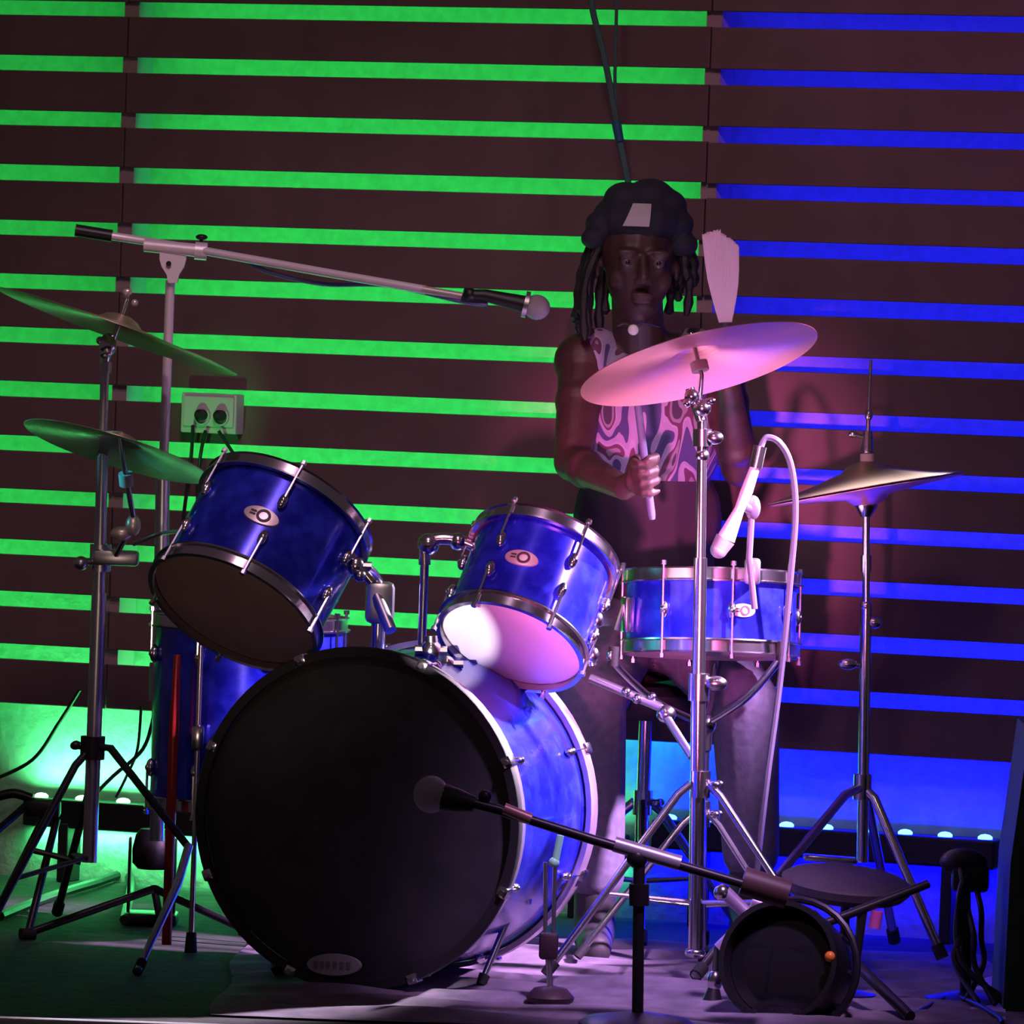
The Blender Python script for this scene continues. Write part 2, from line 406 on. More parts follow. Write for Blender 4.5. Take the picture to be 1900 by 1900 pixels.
# ------------------------------------------------------------------ drums
def lug_mesh(length, m=chrome):
    q = MB(); q.ball((0, 0, .006), .012, (.75, 1.5, .8), seg=12, rings=8); q.ball((0, 0, .012), .007, (1, 1, .8), seg=10, rings=6)
    me = q.mesh('lug'); me.materials.append(m); return me
def drum(name, base, axis, R, D, nl, label, cat='drum', lower=None, upper=None, hoop=chrome, hoop_h=.027, hoop_t=.006, rodr=.0028, badge_dir=None,
         badge_size=.03, phase=0, wood=False, lowername='resonant_head', uppername='batter_head', lower_hoop=None):
    M = mframe(base, axis)
    t = thing(name, base, label, cat)
    a = M.to_3x3()
    obj('shell', MB().lathe([(R, .004), (R, D-.004), (R-.007, D-.004), (R-.007, .004)], M, 72, closed=True), bluem, t)
    obj(lowername, MB().lathe([(1e-6, -.002), (R*.5, -.0022), (R*.97, -.001), (R+.003, .003), (R+.004, .012), (R+.002, .012), (R-.01, .002), (1e-6, .0)], M, 72), lower, t)
    obj(uppername, MB().lathe([(1e-6, D+.002), (R*.97, D+.001), (R+.003, D-.003), (R+.004, D-.012), (R+.002, D-.012), (R-.01, D-.002), (1e-6, D)], M, 72), upper, t)
    for kk, (zz, sg) in enumerate(((0, -1), (D, 1))):
        h = hoop_h; o_ = .012
        z_in = zz-sg*(h*.55); z_out = zz+sg*(h*.45)
        if wood: pr = [(R+.005, z_in), (R+.005+hoop_t, z_in), (R+.005+hoop_t, z_out), (R+.005, z_out)]
        else: pr = [(R+.0045, z_in), (R+.014, z_in), (R+.0145, z_in+sg*.003), (R+.0085, z_in+sg*.005), (R+.0085, z_out-sg*.003), (R+.012, z_out), (R+.003, z_out), (R+.0045, z_out-sg*.003)]
        obj('hoop', MB().lathe(pr, M, 72, closed=True), (lower_hoop if (kk == 0 and lower_hoop) else hoop), t)
    lm = lug_mesh(D)
    rodm = None
    for i in range(nl):
        an = phase+2*PI*i/nl; rd = V((math.cos(an), math.sin(an), 0))
        for end in ((0, 1) if D > .16 else (2,)):
            zl = .068 if end == 0 else (D-.068 if end == 1 else D/2)
            Ml = Matrix((V((0, 0, 1)).cross(rd), V((0, 0, 1)), rd)).transposed().to_4x4(); Ml.translation = rd*R + V((0, 0, zl))
            inst('lug', lm, t, M @ Ml)
            for e2 in ((0,) if end == 0 else (1,) if end == 1 else (0, 1)):
                za, zb = (zl, -hoop_h*.45-.006) if e2 == 0 else (zl, D+hoop_h*.45+.006)
                if (end, e2) not in drum.cache or True:
                    rr = R+.0125
                    q = MB(); q.tube([rd*rr+V((0, 0, za)), rd*rr+V((0, 0, zb))], rodr, 6)
                    s_ = -1 if e2 == 0 else 1
                    q.tube([rd*rr+V((0, 0, zb-s_*.002)), rd*rr+V((0, 0, zb+s_*.006))], rodr*2, 6)
                    if wood: q.box(Matrix.Translation(rd*(R+.012)+V((0, 0, zb-s_*.016))) @ Matrix.Rotation(an, 4, 'Z'), .02, .022, .032, .004)
                    q.v = [M @ v for v in q.v]; obj('claw_hook' if wood else 'tension_rod', q, chrome, t)
    if badge_dir is not None:
        b = a.inverted() @ V(badge_dir); an = math.atan2(b.y, b.x); rd = V((math.cos(an), math.sin(an), 0)); tg = V((-math.sin(an), math.cos(an), 0))
        # oval plate bent round the shell
        vs, fs = [], []; N = 28
        def onshell(u, v, dr): 
            ang = an+u/R; return M @ V(((R+dr)*math.cos(ang), (R+dr)*math.sin(ang), D/2+v))
        q = MB()
        rings = [(0, .004), (.6, .004), (.95, .0035), (1, .0005)]
        for k, (f_, dr) in enumerate(rings):
            for n_ in range(N): 
                aa = 2*PI*n_/N; vs.append(onshell(badge_size*f_*math.cos(aa), badge_size*.52*f_*math.sin(aa), dr))
        for k in range(len(rings)-1):
            for n_ in range(N): n2 = (n_+1) % N; fs.append((k*N+n_, k*N+n2, (k+1)*N+n2, (k+1)*N+n_))
        bo = obj('badge', q.add(vs, fs), badgem, t)
        q = MB(); vs, fs = [], []
        for f_ in (.24, .38):
            for n_ in range(N): aa = 2*PI*n_/N; vs.append(onshell(badge_size*(f_*math.cos(aa)+.12), badge_size*f_*math.sin(aa), .0052))
        for n_ in range(N): n2 = (n_+1) % N; fs.append((n_, n2, N+n2, N+n_))
        q.add(vs, fs)
        vs = []
        for (u, v) in ((-.62, -.13), (-.3, -.13), (-.3, -.03), (-.62, -.03), (-.62, .05), (-.3, .05), (-.3, .16), (-.62, .16)): vs.append(onshell(badge_size*u, badge_size*v, .0052))
        q.add(vs, [(0, 1, 2, 3), (4, 5, 6, 7)])
        obj('emblem', q, badgedark, bo)
    return t, M
drum.cache = {}
def img_axis(phi_deg, ratio, sgn=1):
    """axis of a disc whose long axis is tilted phi in the picture (down to the right positive)"""
    p = math.radians(phi_deg); mdir = UP*math.cos(p) + RGT*math.sin(p)
    return (mdir*math.sqrt(1-ratio**2) + FWD*ratio*sgn).normalized()

# bass drum: head faces the camera, slightly to the left
R = .312; D = .45
ba = (FWD*math.cos(math.radians(18))+RGT*math.sin(math.radians(18)))
ba.z = 0.0; ba.normalize()
bass_c = P(667, 1527, 11.92); bass_c.z = R+.010
bass, BM = drum('bass_drum', bass_c, ba, R-.012, D, 8, 'big blue bass drum with a black front head, standing on the rug', 'drum',
      lower=blackhead, upper=clearhead, hoop=hoopm, hoop_h=.042, hoop_t=.010, phase=.39, wood=True)
# black front face ring that covers the hoop, badge at its foot, port patch
obj('front_ring', MB().lathe([(R-.012, -.0215), (R+.004, -.0215), (R+.006, -.018), (R+.006, -.004), (R-.012, -.010)], BM, 80, closed=True), darkwood_hoop, bass)
hx = RGT.copy(); hx = (hx-ba*hx.dot(ba)).normalized(); hu = ba.cross(hx) if ba.cross(hx).z > 0 else hx.cross(ba)
bc = P(652, 1782, 12.0)
off = bc-bass_c
cen = bass_c + hx*off.dot(hx) + hu*off.dot(hu) - ba*.0235
Mb = Matrix((hx, hu, hx.cross(hu))).transposed().to_4x4(); Mb.translation = cen
bo = obj('badge', MB().lathe([(.054, -.004), (.052, 0.003), (.02, .004), (1e-6, .004)] if hx.cross(hu).dot(ba) < 0 else [(.054, .004), (.052, -.003), (.02, -.004), (1e-6, -.004)], Mb, 32, ay=.38), palecloth, bass)
q = MB(); sg = -1 if hx.cross(hu).dot(ba) > 0 else 1
for u in (-.034, -.022, -.010, .004, .017, .030):
    Mq = Mb @ Matrix.Translation((u, 0, sg*.0045)); q.box(Mq, .007, .012, .0015)
obj('emblem', q, mat('faint_print', (.2, .22, .22), .7), bo)
# spurs
for sgn, tip in ((1, (893, 1792, 12.02)), (-1, (520, 1800, 12.05))):
    root = BM @ V((0, 0, .07)); side = hx*sgn
    a_ = root+side*(R-.03)*.90 - V((0, 0, R*.46)); b_ = P(*tip); b_.z = .012
    if sgn == 1: a_ = P(958, 1668, 12.08)
    sp = obj('spur', MB().tube([a_, b_], [.007, .006], 10), chrome, bass)
    obj('spur_bracket', MB().ball(a_, .018, (1, .8, 1)).tube([a_-side*.02, a_+side*.028], .010, 10), chrome, bass)
    obj('rubber_foot', MB().tube([b_+(a_-b_).normalized()*.02, b_], [.011, .009], 10), rubber, sp)

# tom 1 (left)
ax1 = img_axis(28, .50)
t1c = P(436, 1128, 12.12)
tom1, TM1 = drum('rack_tom', t1c, ax1, .163, .225, 6, 'blue rack tom on the left with a brown bottom head, hanging above the bass drum', 'drum',
     lower=clearhead, upper=clearhead, badge_dir=-FWD*1.0-RGT*.10+UP*.25, badge_size=.036, phase=.15)
ax2 = img_axis(21, .52)
t2c = P(949, 1192, 12.10)
tom2, TM2 = drum('rack_tom', t2c, ax2, .134, .205, 6, 'blue rack tom on the right with a glowing pink white bottom head, beside the snare', 'drum',
     lower=whitehead, upper=clearhead, badge_dir=-FWD*1.0-RGT*.22+UP*.2, badge_size=.033, phase=.42)
# snare
sax = (V((0, 0, 1))+FWD*.10-RGT*.01).normalized()
sc_ = P(1318, 1206, 12.62)
snare, SM = drum('snare_drum', sc_, sax, .166, .140, 8, 'blue snare drum with chrome hoops in front of the drummer', 'drum',
     lower=whitehead, upper=whitehead, badge_dir=-FWD+RGT*.36, badge_size=.026, phase=.2, lowername='snare_side_head')
# snare strainer
q = MB(); pq = SM @ V((0, 0, .07)); sd = (-RGT*.93-FWD*.36).normalized()
q.box(mframe(pq+sd*.176, sd, V((0, 0, 1))), .07, .03, .02, .004); q.tube([pq+sd*.185+V((0, 0, .02)), pq+sd*.20-V((0, 0, .03))], .005, 8)
obj('snare_strainer', q, chrome, snare)
q = MB()
for k in range(-7, 8):
    x_ = k*.0032; q.tube([SM @ V((-.15, x_, -.005)), SM @ V((.15, x_, -.005))], .0011, 5)
obj('snare_wires', q, steel, snare)
# floor tom
ftc = P(452, 1490, 12.72)
ft, FM = drum('floor_tom', ftc, V((0, 0, 1)), .185, .36, 8, 'dark blue floor tom behind the bass drum, below the left rack tom', 'drum', lower=clearhead, upper=clearhead, phase=.3)
for px, py in ((372, 1225), (470, 1240), (545, 1230)):
    p0 = P(px, py, 12.53 if px < 500 else 12.75)
    if px == 470: p0 = P(470, 1240, 12.92)
    tt = V((p0.x, p0.y, .60)); bb = V((p0.x, p0.y, .012))
    lg = obj('leg', MB().tube([tt, V((p0.x, p0.y, .12)), bb], .0055, 10), chrome, ft)
    obj('rubber_foot', MB().tube([bb+V((0, 0, .03)), bb-V((0, 0, .010))], [.010, .013], 10), rubber, lg)
    obj('leg_bracket', MB().box(Matrix.Translation(V((p0.x, p0.y, .42))), .024, .03, .05, .006), chrome, ft)
q = MB(); p0 = P(327, 1215, 12.68); p1 = P(327, 1335, 12.68); q.tube([p0, p1], .008, 8)
rd_ = obj('rolled_flag', q, redm); setp(rd_, 'thin red rod standing upright behind the left rack tom', 'rod')
rd_.name = 'red_rod'
# make the rod stand on the floor
bpy.data.objects.remove(rd_)
p0 = P(327, 1215, 12.55)
q = MB(); q.tube([V((p0.x, p0.y, .014)), V((p0.x, p0.y, p0.z-.14)), V((p0.x+.002, p0.y, p0.z))], [.010, .010, .007], 10)
setp(obj('red_rod', q, redm), 'thin red rod standing upright beside the floor tom', 'rod')

# ------------------------------------------------------------------ tom mount on the bass drum
def clamp(mb, p, r=.016):
    mb.ball(p, r, (1, .9, 1.1)); mb.tube([p-V((.03, 0, 0)), p+V((.03, 0, 0))], r*.5, 8)
mt = thing('tom_holder', P(740, 1235, 12.2), 'chrome double tom holder on top of the bass drum, between the rack toms', 'holder')
pc = P(742, 1225, 12.25); ph = P(715, 1120, 12.25)
obj('base_plate', MB().box(Matrix.Translation(P(742, 1222, 12.25)), .06, .06, .02, .005), chrome, mt)
obj('post', MB().tube([P(700, 1215, 12.28), P(705, 1090, 12.28)], .014, 14), chrome, mt)
obj('post', MB().tube([P(782, 1215, 12.22), P(788, 1045, 12.22)], .0085, 14), chrome, mt)
q = MB(); q.box(Matrix.Translation(P(705, 1118, 12.28)), .055, .05, .08, .012); q.tube([P(690, 1085, 12.28), P(725, 1170, 12.22)], .012, 10)
obj('clamp_block', q, steel, mt)
q = MB(); q.tube(smooth_path([P(705, 1085, 12.28), P(690, 1060, 12.25), P(668, 1050, 12.22), P(640, 1045, 12.20)]), .009, 10); obj('tom_arm', q, chrome, mt)
q = MB(); q.tube(smooth_path([P(788, 1048, 12.22), P(790, 1012, 12.22), P(815, 1000, 12.22), P(860, 1005, 12.22), P(895, 1022, 12.22)]), .012, 10); q.ball(P(795, 1010, 12.22), .021); q.ball(P(850, 1005, 12.22), .017)
obj('tom_arm', q, chrome, mt)
q = MB(); clamp(q, P(800, 1208, 12.08), .020); q.tube([P(800, 1180, 12.08), P(803, 1240, 12.08)], .012, 10); clamp(q, P(830, 1232, 12.08), .014)
obj('hoop_clamp', q, chrome, mt)
# tom bracket plates and the blue hardware at the tom sides
q = MB(); clamp(q, P(660, 1050, 12.14), .017); q.ball(P(668, 1068, 12.13), .012); q.tube([P(650, 1030, 12.14), P(690, 1080, 12.14)], .010, 10)
obj('mount_bracket', q, chrome, tom1)
q = MB(); clamp(q, P(905, 1025, 12.16), .015); q.box(Matrix.Translation(P(893, 1050, 12.16)), .03, .02, .05, .006)
obj('mount_bracket', q, steel, tom2)
q = MB()
for (x, y) in ((1092, 1180), (1100, 1215), (1108, 1150)): q.ball(P(x, y, 12.22), .012, (1, .8, 1.3))
q.tube([P(1085, 1140, 12.24), P(1100, 1235, 12.24)], .008, 10)
obj('tuning_clamp', q, chrome, tom2)

# ------------------------------------------------------------------ stands
def wingnut(mb, p, d, s=1.0):
    d = V(d).normalized(); x, y, z = frame(d)
    mb.tube([p, p+d*.014*s], .006*s, 10)
    for k in (-1, 1): mb.ball(p+d*.010*s+x*k*.012*s, .008*s, (1, .5, .8), seg=10, rings=6)
def tripod(t, foot, jz, angs, rad, m=chrome, legr=.008, footz=.012, brace=True, kr=.02, lower=.10):
    """legs from a collar on the pole down to the floor"""
    fx, fy = foot.x, foot.y
    q = MB(); q.tube([V((fx, fy, jz-.025)), V((fx, fy, jz+.025))], kr, 14); obj('collar', q, m, t)
    q = MB(); wingnut(q, V((fx+kr, fy-.004, jz)), V((1, -.3, .1)), 1.2); obj('wing_nut', q, m, t)
    for a in angs:
        if isinstance(a, tuple): a, rr = a
        else: rr = rad
        dr = V((math.cos(a), math.sin(a), 0)); top = V((fx, fy, jz))+dr*kr; kn = V((fx, fy, jz-.02))+dr*(kr+.025)
        ft_ = V((fx, fy, footz))+dr*rr
        lg = obj('leg', MB().tube([top, kn, ft_], [legr, legr, legr*.9], 10), m, t)
        e_ = (ft_-kn).normalized()
        obj('rubber_foot', MB().tube([ft_-e_*.03, ft_], [legr*1.5, legr*1.3], 10), rubber, lg)
        if brace:
            mid = kn.lerp(ft_, .55); obj('brace', MB().tube([V((fx, fy, lower))+dr*.008, mid], legr*.55, 8), m, t)
def wn(a): return V((math.cos(a), math.sin(a), 0))
def cymbal(center, N, Rr, m, label, bow=.018, bell=.052, flip=False, group=None):
    M = mframe(center, N)
    sc = 1
    top = [(.006, bow+.018), (bell*.35, bow+.0175), (bell*.7, bow+.012), (bell, bow+.001), (Rr*.55, bow*.52), (Rr*.8, bow*.2), (Rr, 0)]
    n = len(top); bot = [(r, z-.0014) for r, z in reversed(top)]
    q = MB().lathe(top+bot, Matrix.Identity(4), 96, closed=True)
    me = q.mesh('cymbal'); me.materials.append(m)
    for p in me.polygons: p.use_smooth = True
    o = bpy.data.objects.new('cymbal', me); C.objects.link(o); o.matrix_world = M
    return setp(o, label, 'cymbal', group)

# crash (right, glowing pink)
N = img_axis(-13.8, .235)
cc = P(1295, 668, 12.25)
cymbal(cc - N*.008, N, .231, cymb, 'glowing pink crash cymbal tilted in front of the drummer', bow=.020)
foot = P(1292, 1740, 12.25)
t = thing('cymbal_stand', V((foot.x, foot.y, 0)), 'chrome cymbal stand under the pink crash cymbal, in front of the snare', 'stand')
top = P(1303, 775, 12.25); fx, fy = foot.x, foot.y
tip = cc+N*.055
til = P(1298, 752, 12.25)
obj('tilter_rod', MB().tube([til, cc-N*.03, tip], .0045, 10), chrome, t)
q = MB(); q.tube([cc-N*.022, cc-N*.004], [.017, .017], 16); obj('felt_washer', q, felt, t)
q = MB(); q.ball(P(1283, 735, 12.24), .014).ball(P(1303, 757, 12.24), .017).ball(P(1275, 748, 12.23), .008); q.tube([P(1280, 720, 12.25), P(1300, 780, 12.25)], .009, 12); wingnut(q, P(1310, 745, 12.24), V((1, 0, .2)))
obj('tilter', q, chrome, t)
q = MB(); q.tube([P(1303, 780, 12.25), P(1300, 1040, 12.25)], .0095, 16); obj('upper_tube', q, chrome, t)
q = MB(); q.tube([P(1303, 796, 12.25), P(1303, 828, 12.25)], .018, 16); q.ball(P(1326, 812, 12.24), .013, (1.3, .8, 1)); q.ball(P(1303, 845, 12.25), .013); obj('height_clamp', q, chrome, t)
q = MB(); q.tube([P(1300, 1035, 12.25), P(1296, 1280, 12.25)], .0125, 16); obj('middle_tube', q, chrome, t)
q = MB(); q.tube([P(1297, 1250, 12.25), P(1296, 1300, 12.25)], .020, 16); q.ball(P(1328, 1268, 12.24), .016, (1.4, .8, .9)); obj('height_clamp', q, chrome, t)
q = MB(); q.tube([P(1296, 1280, 12.25), P(1291, 1765, 12.25)], .0145, 16); obj('lower_tube', q, chrome, t)
jz = P(1297, 1455, 12.25).z
tripod(t, P(1294, 1600, 12.25), jz, [(math.radians(200), .30), (math.radians(330), .33), (math.radians(85), .30)], .3, chrome, .008, .022, lower=.16)
q = MB(); q.ball(P(1290, 1768, 12.25), .017, (1.2, 1, .7)); obj('end_cap', q, chrome, t)

# diagonal brace tube in front, with bright joint at its middle
q = MB(); q.tube([P(1095, 1258, 12.42), P(1225, 1312, 12.38)], .009, 12); obj('arm', q, steel, t)
q = MB(); q.tube([P(1225, 1312, 12.38), P(1284, 1405, 12.30)], .008, 12); obj('arm', q, steel, t)
q = MB(); q.ball(P(1236, 1325, 12.37), .016, (1.2, 1, 1.1)); q.ball(P(1182, 1297, 12.385), .010); q.ball(P(1162, 1284, 12.39), .010); q.ball(P(1210, 1293, 12.385), .009); obj('joint', q, chrome, t)


# snare stand
t = thing('snare_stand', V((sc_.x, sc_.y, 0)), 'chrome snare stand holding the snare in its basket', 'stand')
hub = V((sc_.x-.005, sc_.y, P(1318, 1345, 12.62).z))
q = MB(); q.ball(hub, .022); q.tube([hub, V((hub.x, hub.y, hub.z-.05))], .015, 14); obj('basket_hub', q, chrome, t)
for (px, py, Y) in ((1112, 1222, 12.55), (1450, 1218, 12.5), (1330, 1215, 12.82)):
    tp = P(px, py, Y)
    if px == 1112: tp = P(1138, 1228, 12.52)
    ar = obj('basket_arm', MB().tube(smooth_path([hub, hub.lerp(tp, .55)-V((0, 0, .02)), tp, tp+V((0, 0, .025))]), [.0075]*25, 10), chrome, t)
    obj('rubber_grip', MB().tube([tp-V((0, 0, .008)), tp+V((0, 0, .03))], .011, 10), rubber, ar)
q = MB(); q.tube([V((hub.x, hub.y, hub.z-.03)), V((hub.x, hub.y, .10))], .011, 14); obj('pole', q, chrome, t)
tripod(t, hub, .30, [math.radians(205), math.radians(325), math.radians(85)], .26, chrome, .007, .022, lower=.12, kr=.017)
# hi-hat
N = img_axis(-9.5, .02)
hc = P(1607, 905, 12.78)
q = cymbal(hc, N, .198, cymb_dark, 'top cymbal of the hi-hat on the right, dark and conical', bow=.034, bell=.045, group=None)
N2 = -N
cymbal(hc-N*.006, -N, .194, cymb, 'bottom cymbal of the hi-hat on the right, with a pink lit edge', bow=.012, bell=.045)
foot = P(1597, 1600, 12.78)
t = thing('hi_hat_stand', V((foot.x, foot.y, 0)), 'chrome hi-hat stand with three legs in front of the blue wall light', 'stand')
q = MB(); q.tube([P(1609, 930, 12.78), P(1611, 770, 12.78)], .0045, 10); q.tube([P(1611, 775, 12.78), P(1616, 668, 12.78)], [.0042, .003], 10); obj('pull_rod', q, chrome, t)
q = MB(); q.tube([P(1610, 800, 12.78), P(1609, 836, 12.78)], [.010, .013], 14); q.ball(P(1609, 838, 12.78), .010); q.ball(P(1583, 806, 12.77), .007, (1.5, .8, 1)); q.tube([P(1583, 806, 12.775), P(1608, 812, 12.78)], .004, 8); q.ball(P(1612, 770, 12.78), .008, (1, 1, 1.5)); obj('clutch', q, chrome, t)
q = MB(); q.tube([P(1609, 842, 12.78), P(1609, 856, 12.78)], .014, 14); obj('felt_washer', q, felt, t)
q = MB(); q.lathe([(.010, -.02), (.022, 0), (.022, .006), (.010, .008)], Matrix.Translation(P(1607, 940, 12.78)), 16); obj('hat_seat', q, chrome, t)
q = MB(); q.tube([P(1607, 940, 12.78), P(1607, 1130, 12.78)], .0075, 14); obj('upper_tube', q, chrome, t)
q = MB(); q.tube([P(1607, 1030, 12.78), P(1607, 1062, 12.78)], .0105, 12); q.ball(P(1606, 1125, 12.78), .012); q.ball(P(1622, 1155, 12.78), .012, (1.3, .8, 1)); q.ball(P(1573, 1232, 12.77), .011, (1.8, .8, 1)); q.tube([P(1573, 1232, 12.775), P(1604, 1236, 12.78)], .005, 8); obj('height_clamp', q, chrome, t)
q = MB(); q.tube([P(1607, 1120, 12.78), P(1600, 1600, 12.78)], .0115, 14); obj('lower_tube', q, chrome, t)
kn = P(1600, 1460, 12.78)
q = MB(); q.tube([kn+V((0, 0, .025)), kn-V((0, 0, .025))], .019, 14); obj('collar', q, chrome, t)
for (a, b) in (((1568, 1475, 12.72), (1425, 1648, 12.45)), ((1622, 1480, 12.76), (1748, 1806, 12.72)), ((1610, 1485, 12.85), (1660, 1740, 13.05))):
    pa, pb = P(*a), P(*b)
    if a[0] == 1568: dd = (pb-pa).normalized(); pb = pa+dd*((pa.z-.024)/-dd.z) if dd.z < 0 else pb
    else: pb.z = .024
    lg = obj('leg', MB().tube([kn, pa, pb], .0095, 12), chrome, t)
    dd = (pb-pa).normalized(); obj('rubber_foot', MB().tube([pb-dd*.03, pb], .013, 10), rubber, lg)
q = MB(); pdl = P(1540, 1592, 12.6)
q.box(Matrix.Translation(P(1540, 1594, 12.62)) @ Matrix.Rotation(.04, 4, 'Y'), .105, .05, .012, .004); obj('cross_brace', q, chrome, t)
Mp = Matrix.Translation(V((P(1560, 1600, 12.55).x, 12.62, .06))) @ Matrix.Rotation(math.radians(14), 4, 'X')
q = MB().box(Mp, .085, .30, .010, .003); pd = obj('footboard', q, steel, t)
q = MB().box(Matrix.Translation(V((P(1560, 1600, 12.55).x, 12.63, .024))), .07, .31, .010, .002); obj('base_plate', q, blackmetal, t)

# left crash and its stand
N = img_axis(19.8, .055)
cL = P(221, 606, 12.5)
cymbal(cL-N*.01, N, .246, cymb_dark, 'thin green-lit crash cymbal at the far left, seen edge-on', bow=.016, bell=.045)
foot = P(172, 1500, 12.5)
t = thing('cymbal_stand', V((foot.x, foot.y, 0)), 'tall cymbal stand under the edge-on cymbal at the left', 'stand')
q = MB(); q.tube([P(206, 640, 12.49), P(222, 597, 12.49), P(236, 552, 12.5)], .005, 10); obj('tilter_rod', q, chrome, t)
q = MB(); wingnut(q, P(233, 552, 12.5), V((.3, 0, 1)), 1.1); q.ball(P(250, 562, 12.5), .007); obj('wing_nut', q, badgem, t)
q = MB(); q.ball(P(200, 640, 12.49), .017, (1, .9, 1.3)).ball(P(196, 655, 12.49), .012); q.tube([P(204, 620, 12.49), P(194, 675, 12.5)], .009, 12); q.ball(P(186, 632, 12.49), .008); obj('tilter', q, chrome, t)
q = MB(); q.tube([P(195, 665, 12.5), P(190, 850, 12.5)], .0085, 14); q.tube([P(197, 672, 12.5), P(196, 692, 12.5)], .011, 12); obj('upper_tube', q, steel, t)
q = MB(); q.tube([P(190, 845, 12.5), P(183, 1120, 12.5)], .0115, 14); obj('middle_tube', q, steel, t)
q = MB(); q.tube([P(187, 1010, 12.5), P(186, 1060, 12.5)], .021, 14); q.box(Matrix.Translation(P(215, 1035, 12.48)), .09, .03, .03, .007); q.ball(P(150, 1045, 12.48), .014); q.tube([P(150, 1045, 12.48), P(186, 1040, 12.5)], .006, 8); obj('boom_clamp', q, steel, t)
q = MB(); q.tube([P(184, 1100, 12.5), P(166, 1600, 12.5)], .0145, 16); obj('lower_tube', q, steel, t)
kn = P(172, 1385, 12.5)
q = MB(); q.tube([kn+V((0, 0, .02)), kn-V((0, 0, .025))], .024, 14); wingnut(q, kn-V((.02, 0, 0)), V((-1, 0, .1)), 1.3); obj('collar', q, blackmetal, t)
for (a, b) in (((140, 1420, 12.47), (5, 1672, 12.20)), ((205, 1388, 12.47), (345, 1580, 12.05)), ((178, 1420, 12.56), (120, 1640, 12.95))):
    pa, pb = P(*a), P(*b); dd = (pb-pa).normalized(); pb = pa+dd*((pa.z-.024)/-dd.z)
    if a[0] == 205:
        pm = P(352, 1575, 12.35); pe = floor_pt(256, 1800, .012)
        lg = obj('leg', MB().tube([kn, pa, pm], .008, 10), blackmetal, t)
        continue
    lg = obj('leg', MB().tube([kn, pa, pb], .008, 10), blackmetal, t)
    obj('rubber_foot', MB().tube([pb-dd*.03, pb], .012, 10), rubber, lg)
    obj('brace', MB().tube([P(166, 1590, 12.5), pa.lerp(pb, .6)], .005, 8), blackmetal, t)
# front leg drops to the rug at the left of the bass drum
lg = obj('leg', MB().tube([P(350, 1570, 12.35), P(330, 1640, 12.25), floor_pt(256, 1800, .016)], [.009, .009, .007], 10), steel, t)
obj('rubber_foot', MB().tube([floor_pt(263, 1786, .03), floor_pt(255, 1802, .008)], .010, 10), rubber, lg)

# ride cymbal (dark) held by an arm off the same stand
N = img_axis(16.5, .17)
cR = P(220, 828, 12.38)
cymbal(cR-N*.01, N, .186, cymb_dark, 'dark cymbal with a green-lit left rim, below the edge-on cymbal', bow=.018, bell=.045)
q = MB(); q.tube([P(215, 1030, 12.46), P(236, 992, 12.43), P(250, 975, 12.41), P(228, 850, 12.38), P(222, 800, 12.38)], .0055, 10); obj('rod', q, chrome, t)
q = MB(); q.ball(P(247, 975, 12.41), .015, (1, .9, 1.4)); q.ball(P(225, 990, 12.42), .016, (1.3, .8, .9)); obj('joint', q, badgem, t)
q = MB(); q.tube([P(235, 900, 12.40), P(233, 878, 12.39)], .014, 14); obj('felt_washer', q, felt, t)
q = MB(); q.tube(smooth_path([P(247, 1010, 12.45), P(300, 990, 12.42), P(345, 985, 12.3)]), .004, 8); obj('lever', q, steel, t)


# ------------------------------------------------------------------ boom microphone stand at the left
foot = P(300, 1500, 12.8)
t = thing('microphone_stand', V((foot.x, foot.y, 0)), "pale boom microphone stand reaching from the left towards the head of the drummer", 'microphone stand')
q = MB(); q.tube([P(316, 520, 12.8), P(302, 900, 12.8)], .0095, 14); obj('upper_tube', q, MATS['pale_boom_metal'], t)
q = MB(); q.tube([P(302, 890, 12.8), P(291, 1560, 12.8)], .0145, 14); q.tube([P(297, 1230, 12.8), P(295, 1300, 12.8)], .021, 14); obj('lower_tube', q, steel, t)
kn = V((P(293, 1450, 12.8).x, 12.8, .26))
for a in (205, 335, 90): 
    dr = wn(math.radians(a)); ft_ = V((kn.x, kn.y, .012))+dr*.27
    lg = obj('leg', MB().tube([V((kn.x, kn.y, .10)), ft_], .008, 10), blackmetal, t); obj('rubber_foot', MB().tube([ft_-dr*.02, ft_+dr*.01], .012, 10), rubber, lg)
pv = P(322, 470, 12.8)
bx, by_, bz = RGT, FWD, UP
Mj = Matrix((RGT, UP, -FWD)).transposed().to_4x4(); Mj.translation = P(321, 482, 12.79)
# pear-shaped swivel plate
vs = []; prof = [(-.026, .028), (-.026, .0), (-.022, -.014), (-.012, -.030), (-.009, -.046), (.009, -.046), (.012, -.030), (.022, -.014), (.026, 0), (.026, .028)]
for zz in (-.011, .011): vs += [Mj @ V((a, b, zz)) for a, b in prof]
n = len(prof); fs = [tuple(range(n)), tuple(range(2*n-1, n-1, -1))]+[(i, (i+1) % n, n+(i+1) % n, n+i) for i in range(n)]
obj('swivel', MB().add(vs, fs), MATS['pale_boom_metal'], t)
q = MB(); q.tube([P(313, 489, 12.77), P(313, 489, 12.79)], .0052, 12); obj('pivot_bolt', q, blackmetal, t)
q = MB(); q.tube([P(268, 455, 12.79), P(378, 466, 12.78)], .0135, 14); q.tube([P(362, 465, 12.78), P(384, 467, 12.78)], .018, 14); obj('boom_clamp', q, MATS['pale_boom_metal'], t)
q = MB(); q.ball(P(374, 440, 12.78), .010, (1.2, 1, .6)); q.tube([P(374, 440, 12.78), P(373, 460, 12.78)], .004, 8); obj('clamp_knob', q, blackmetal, t)
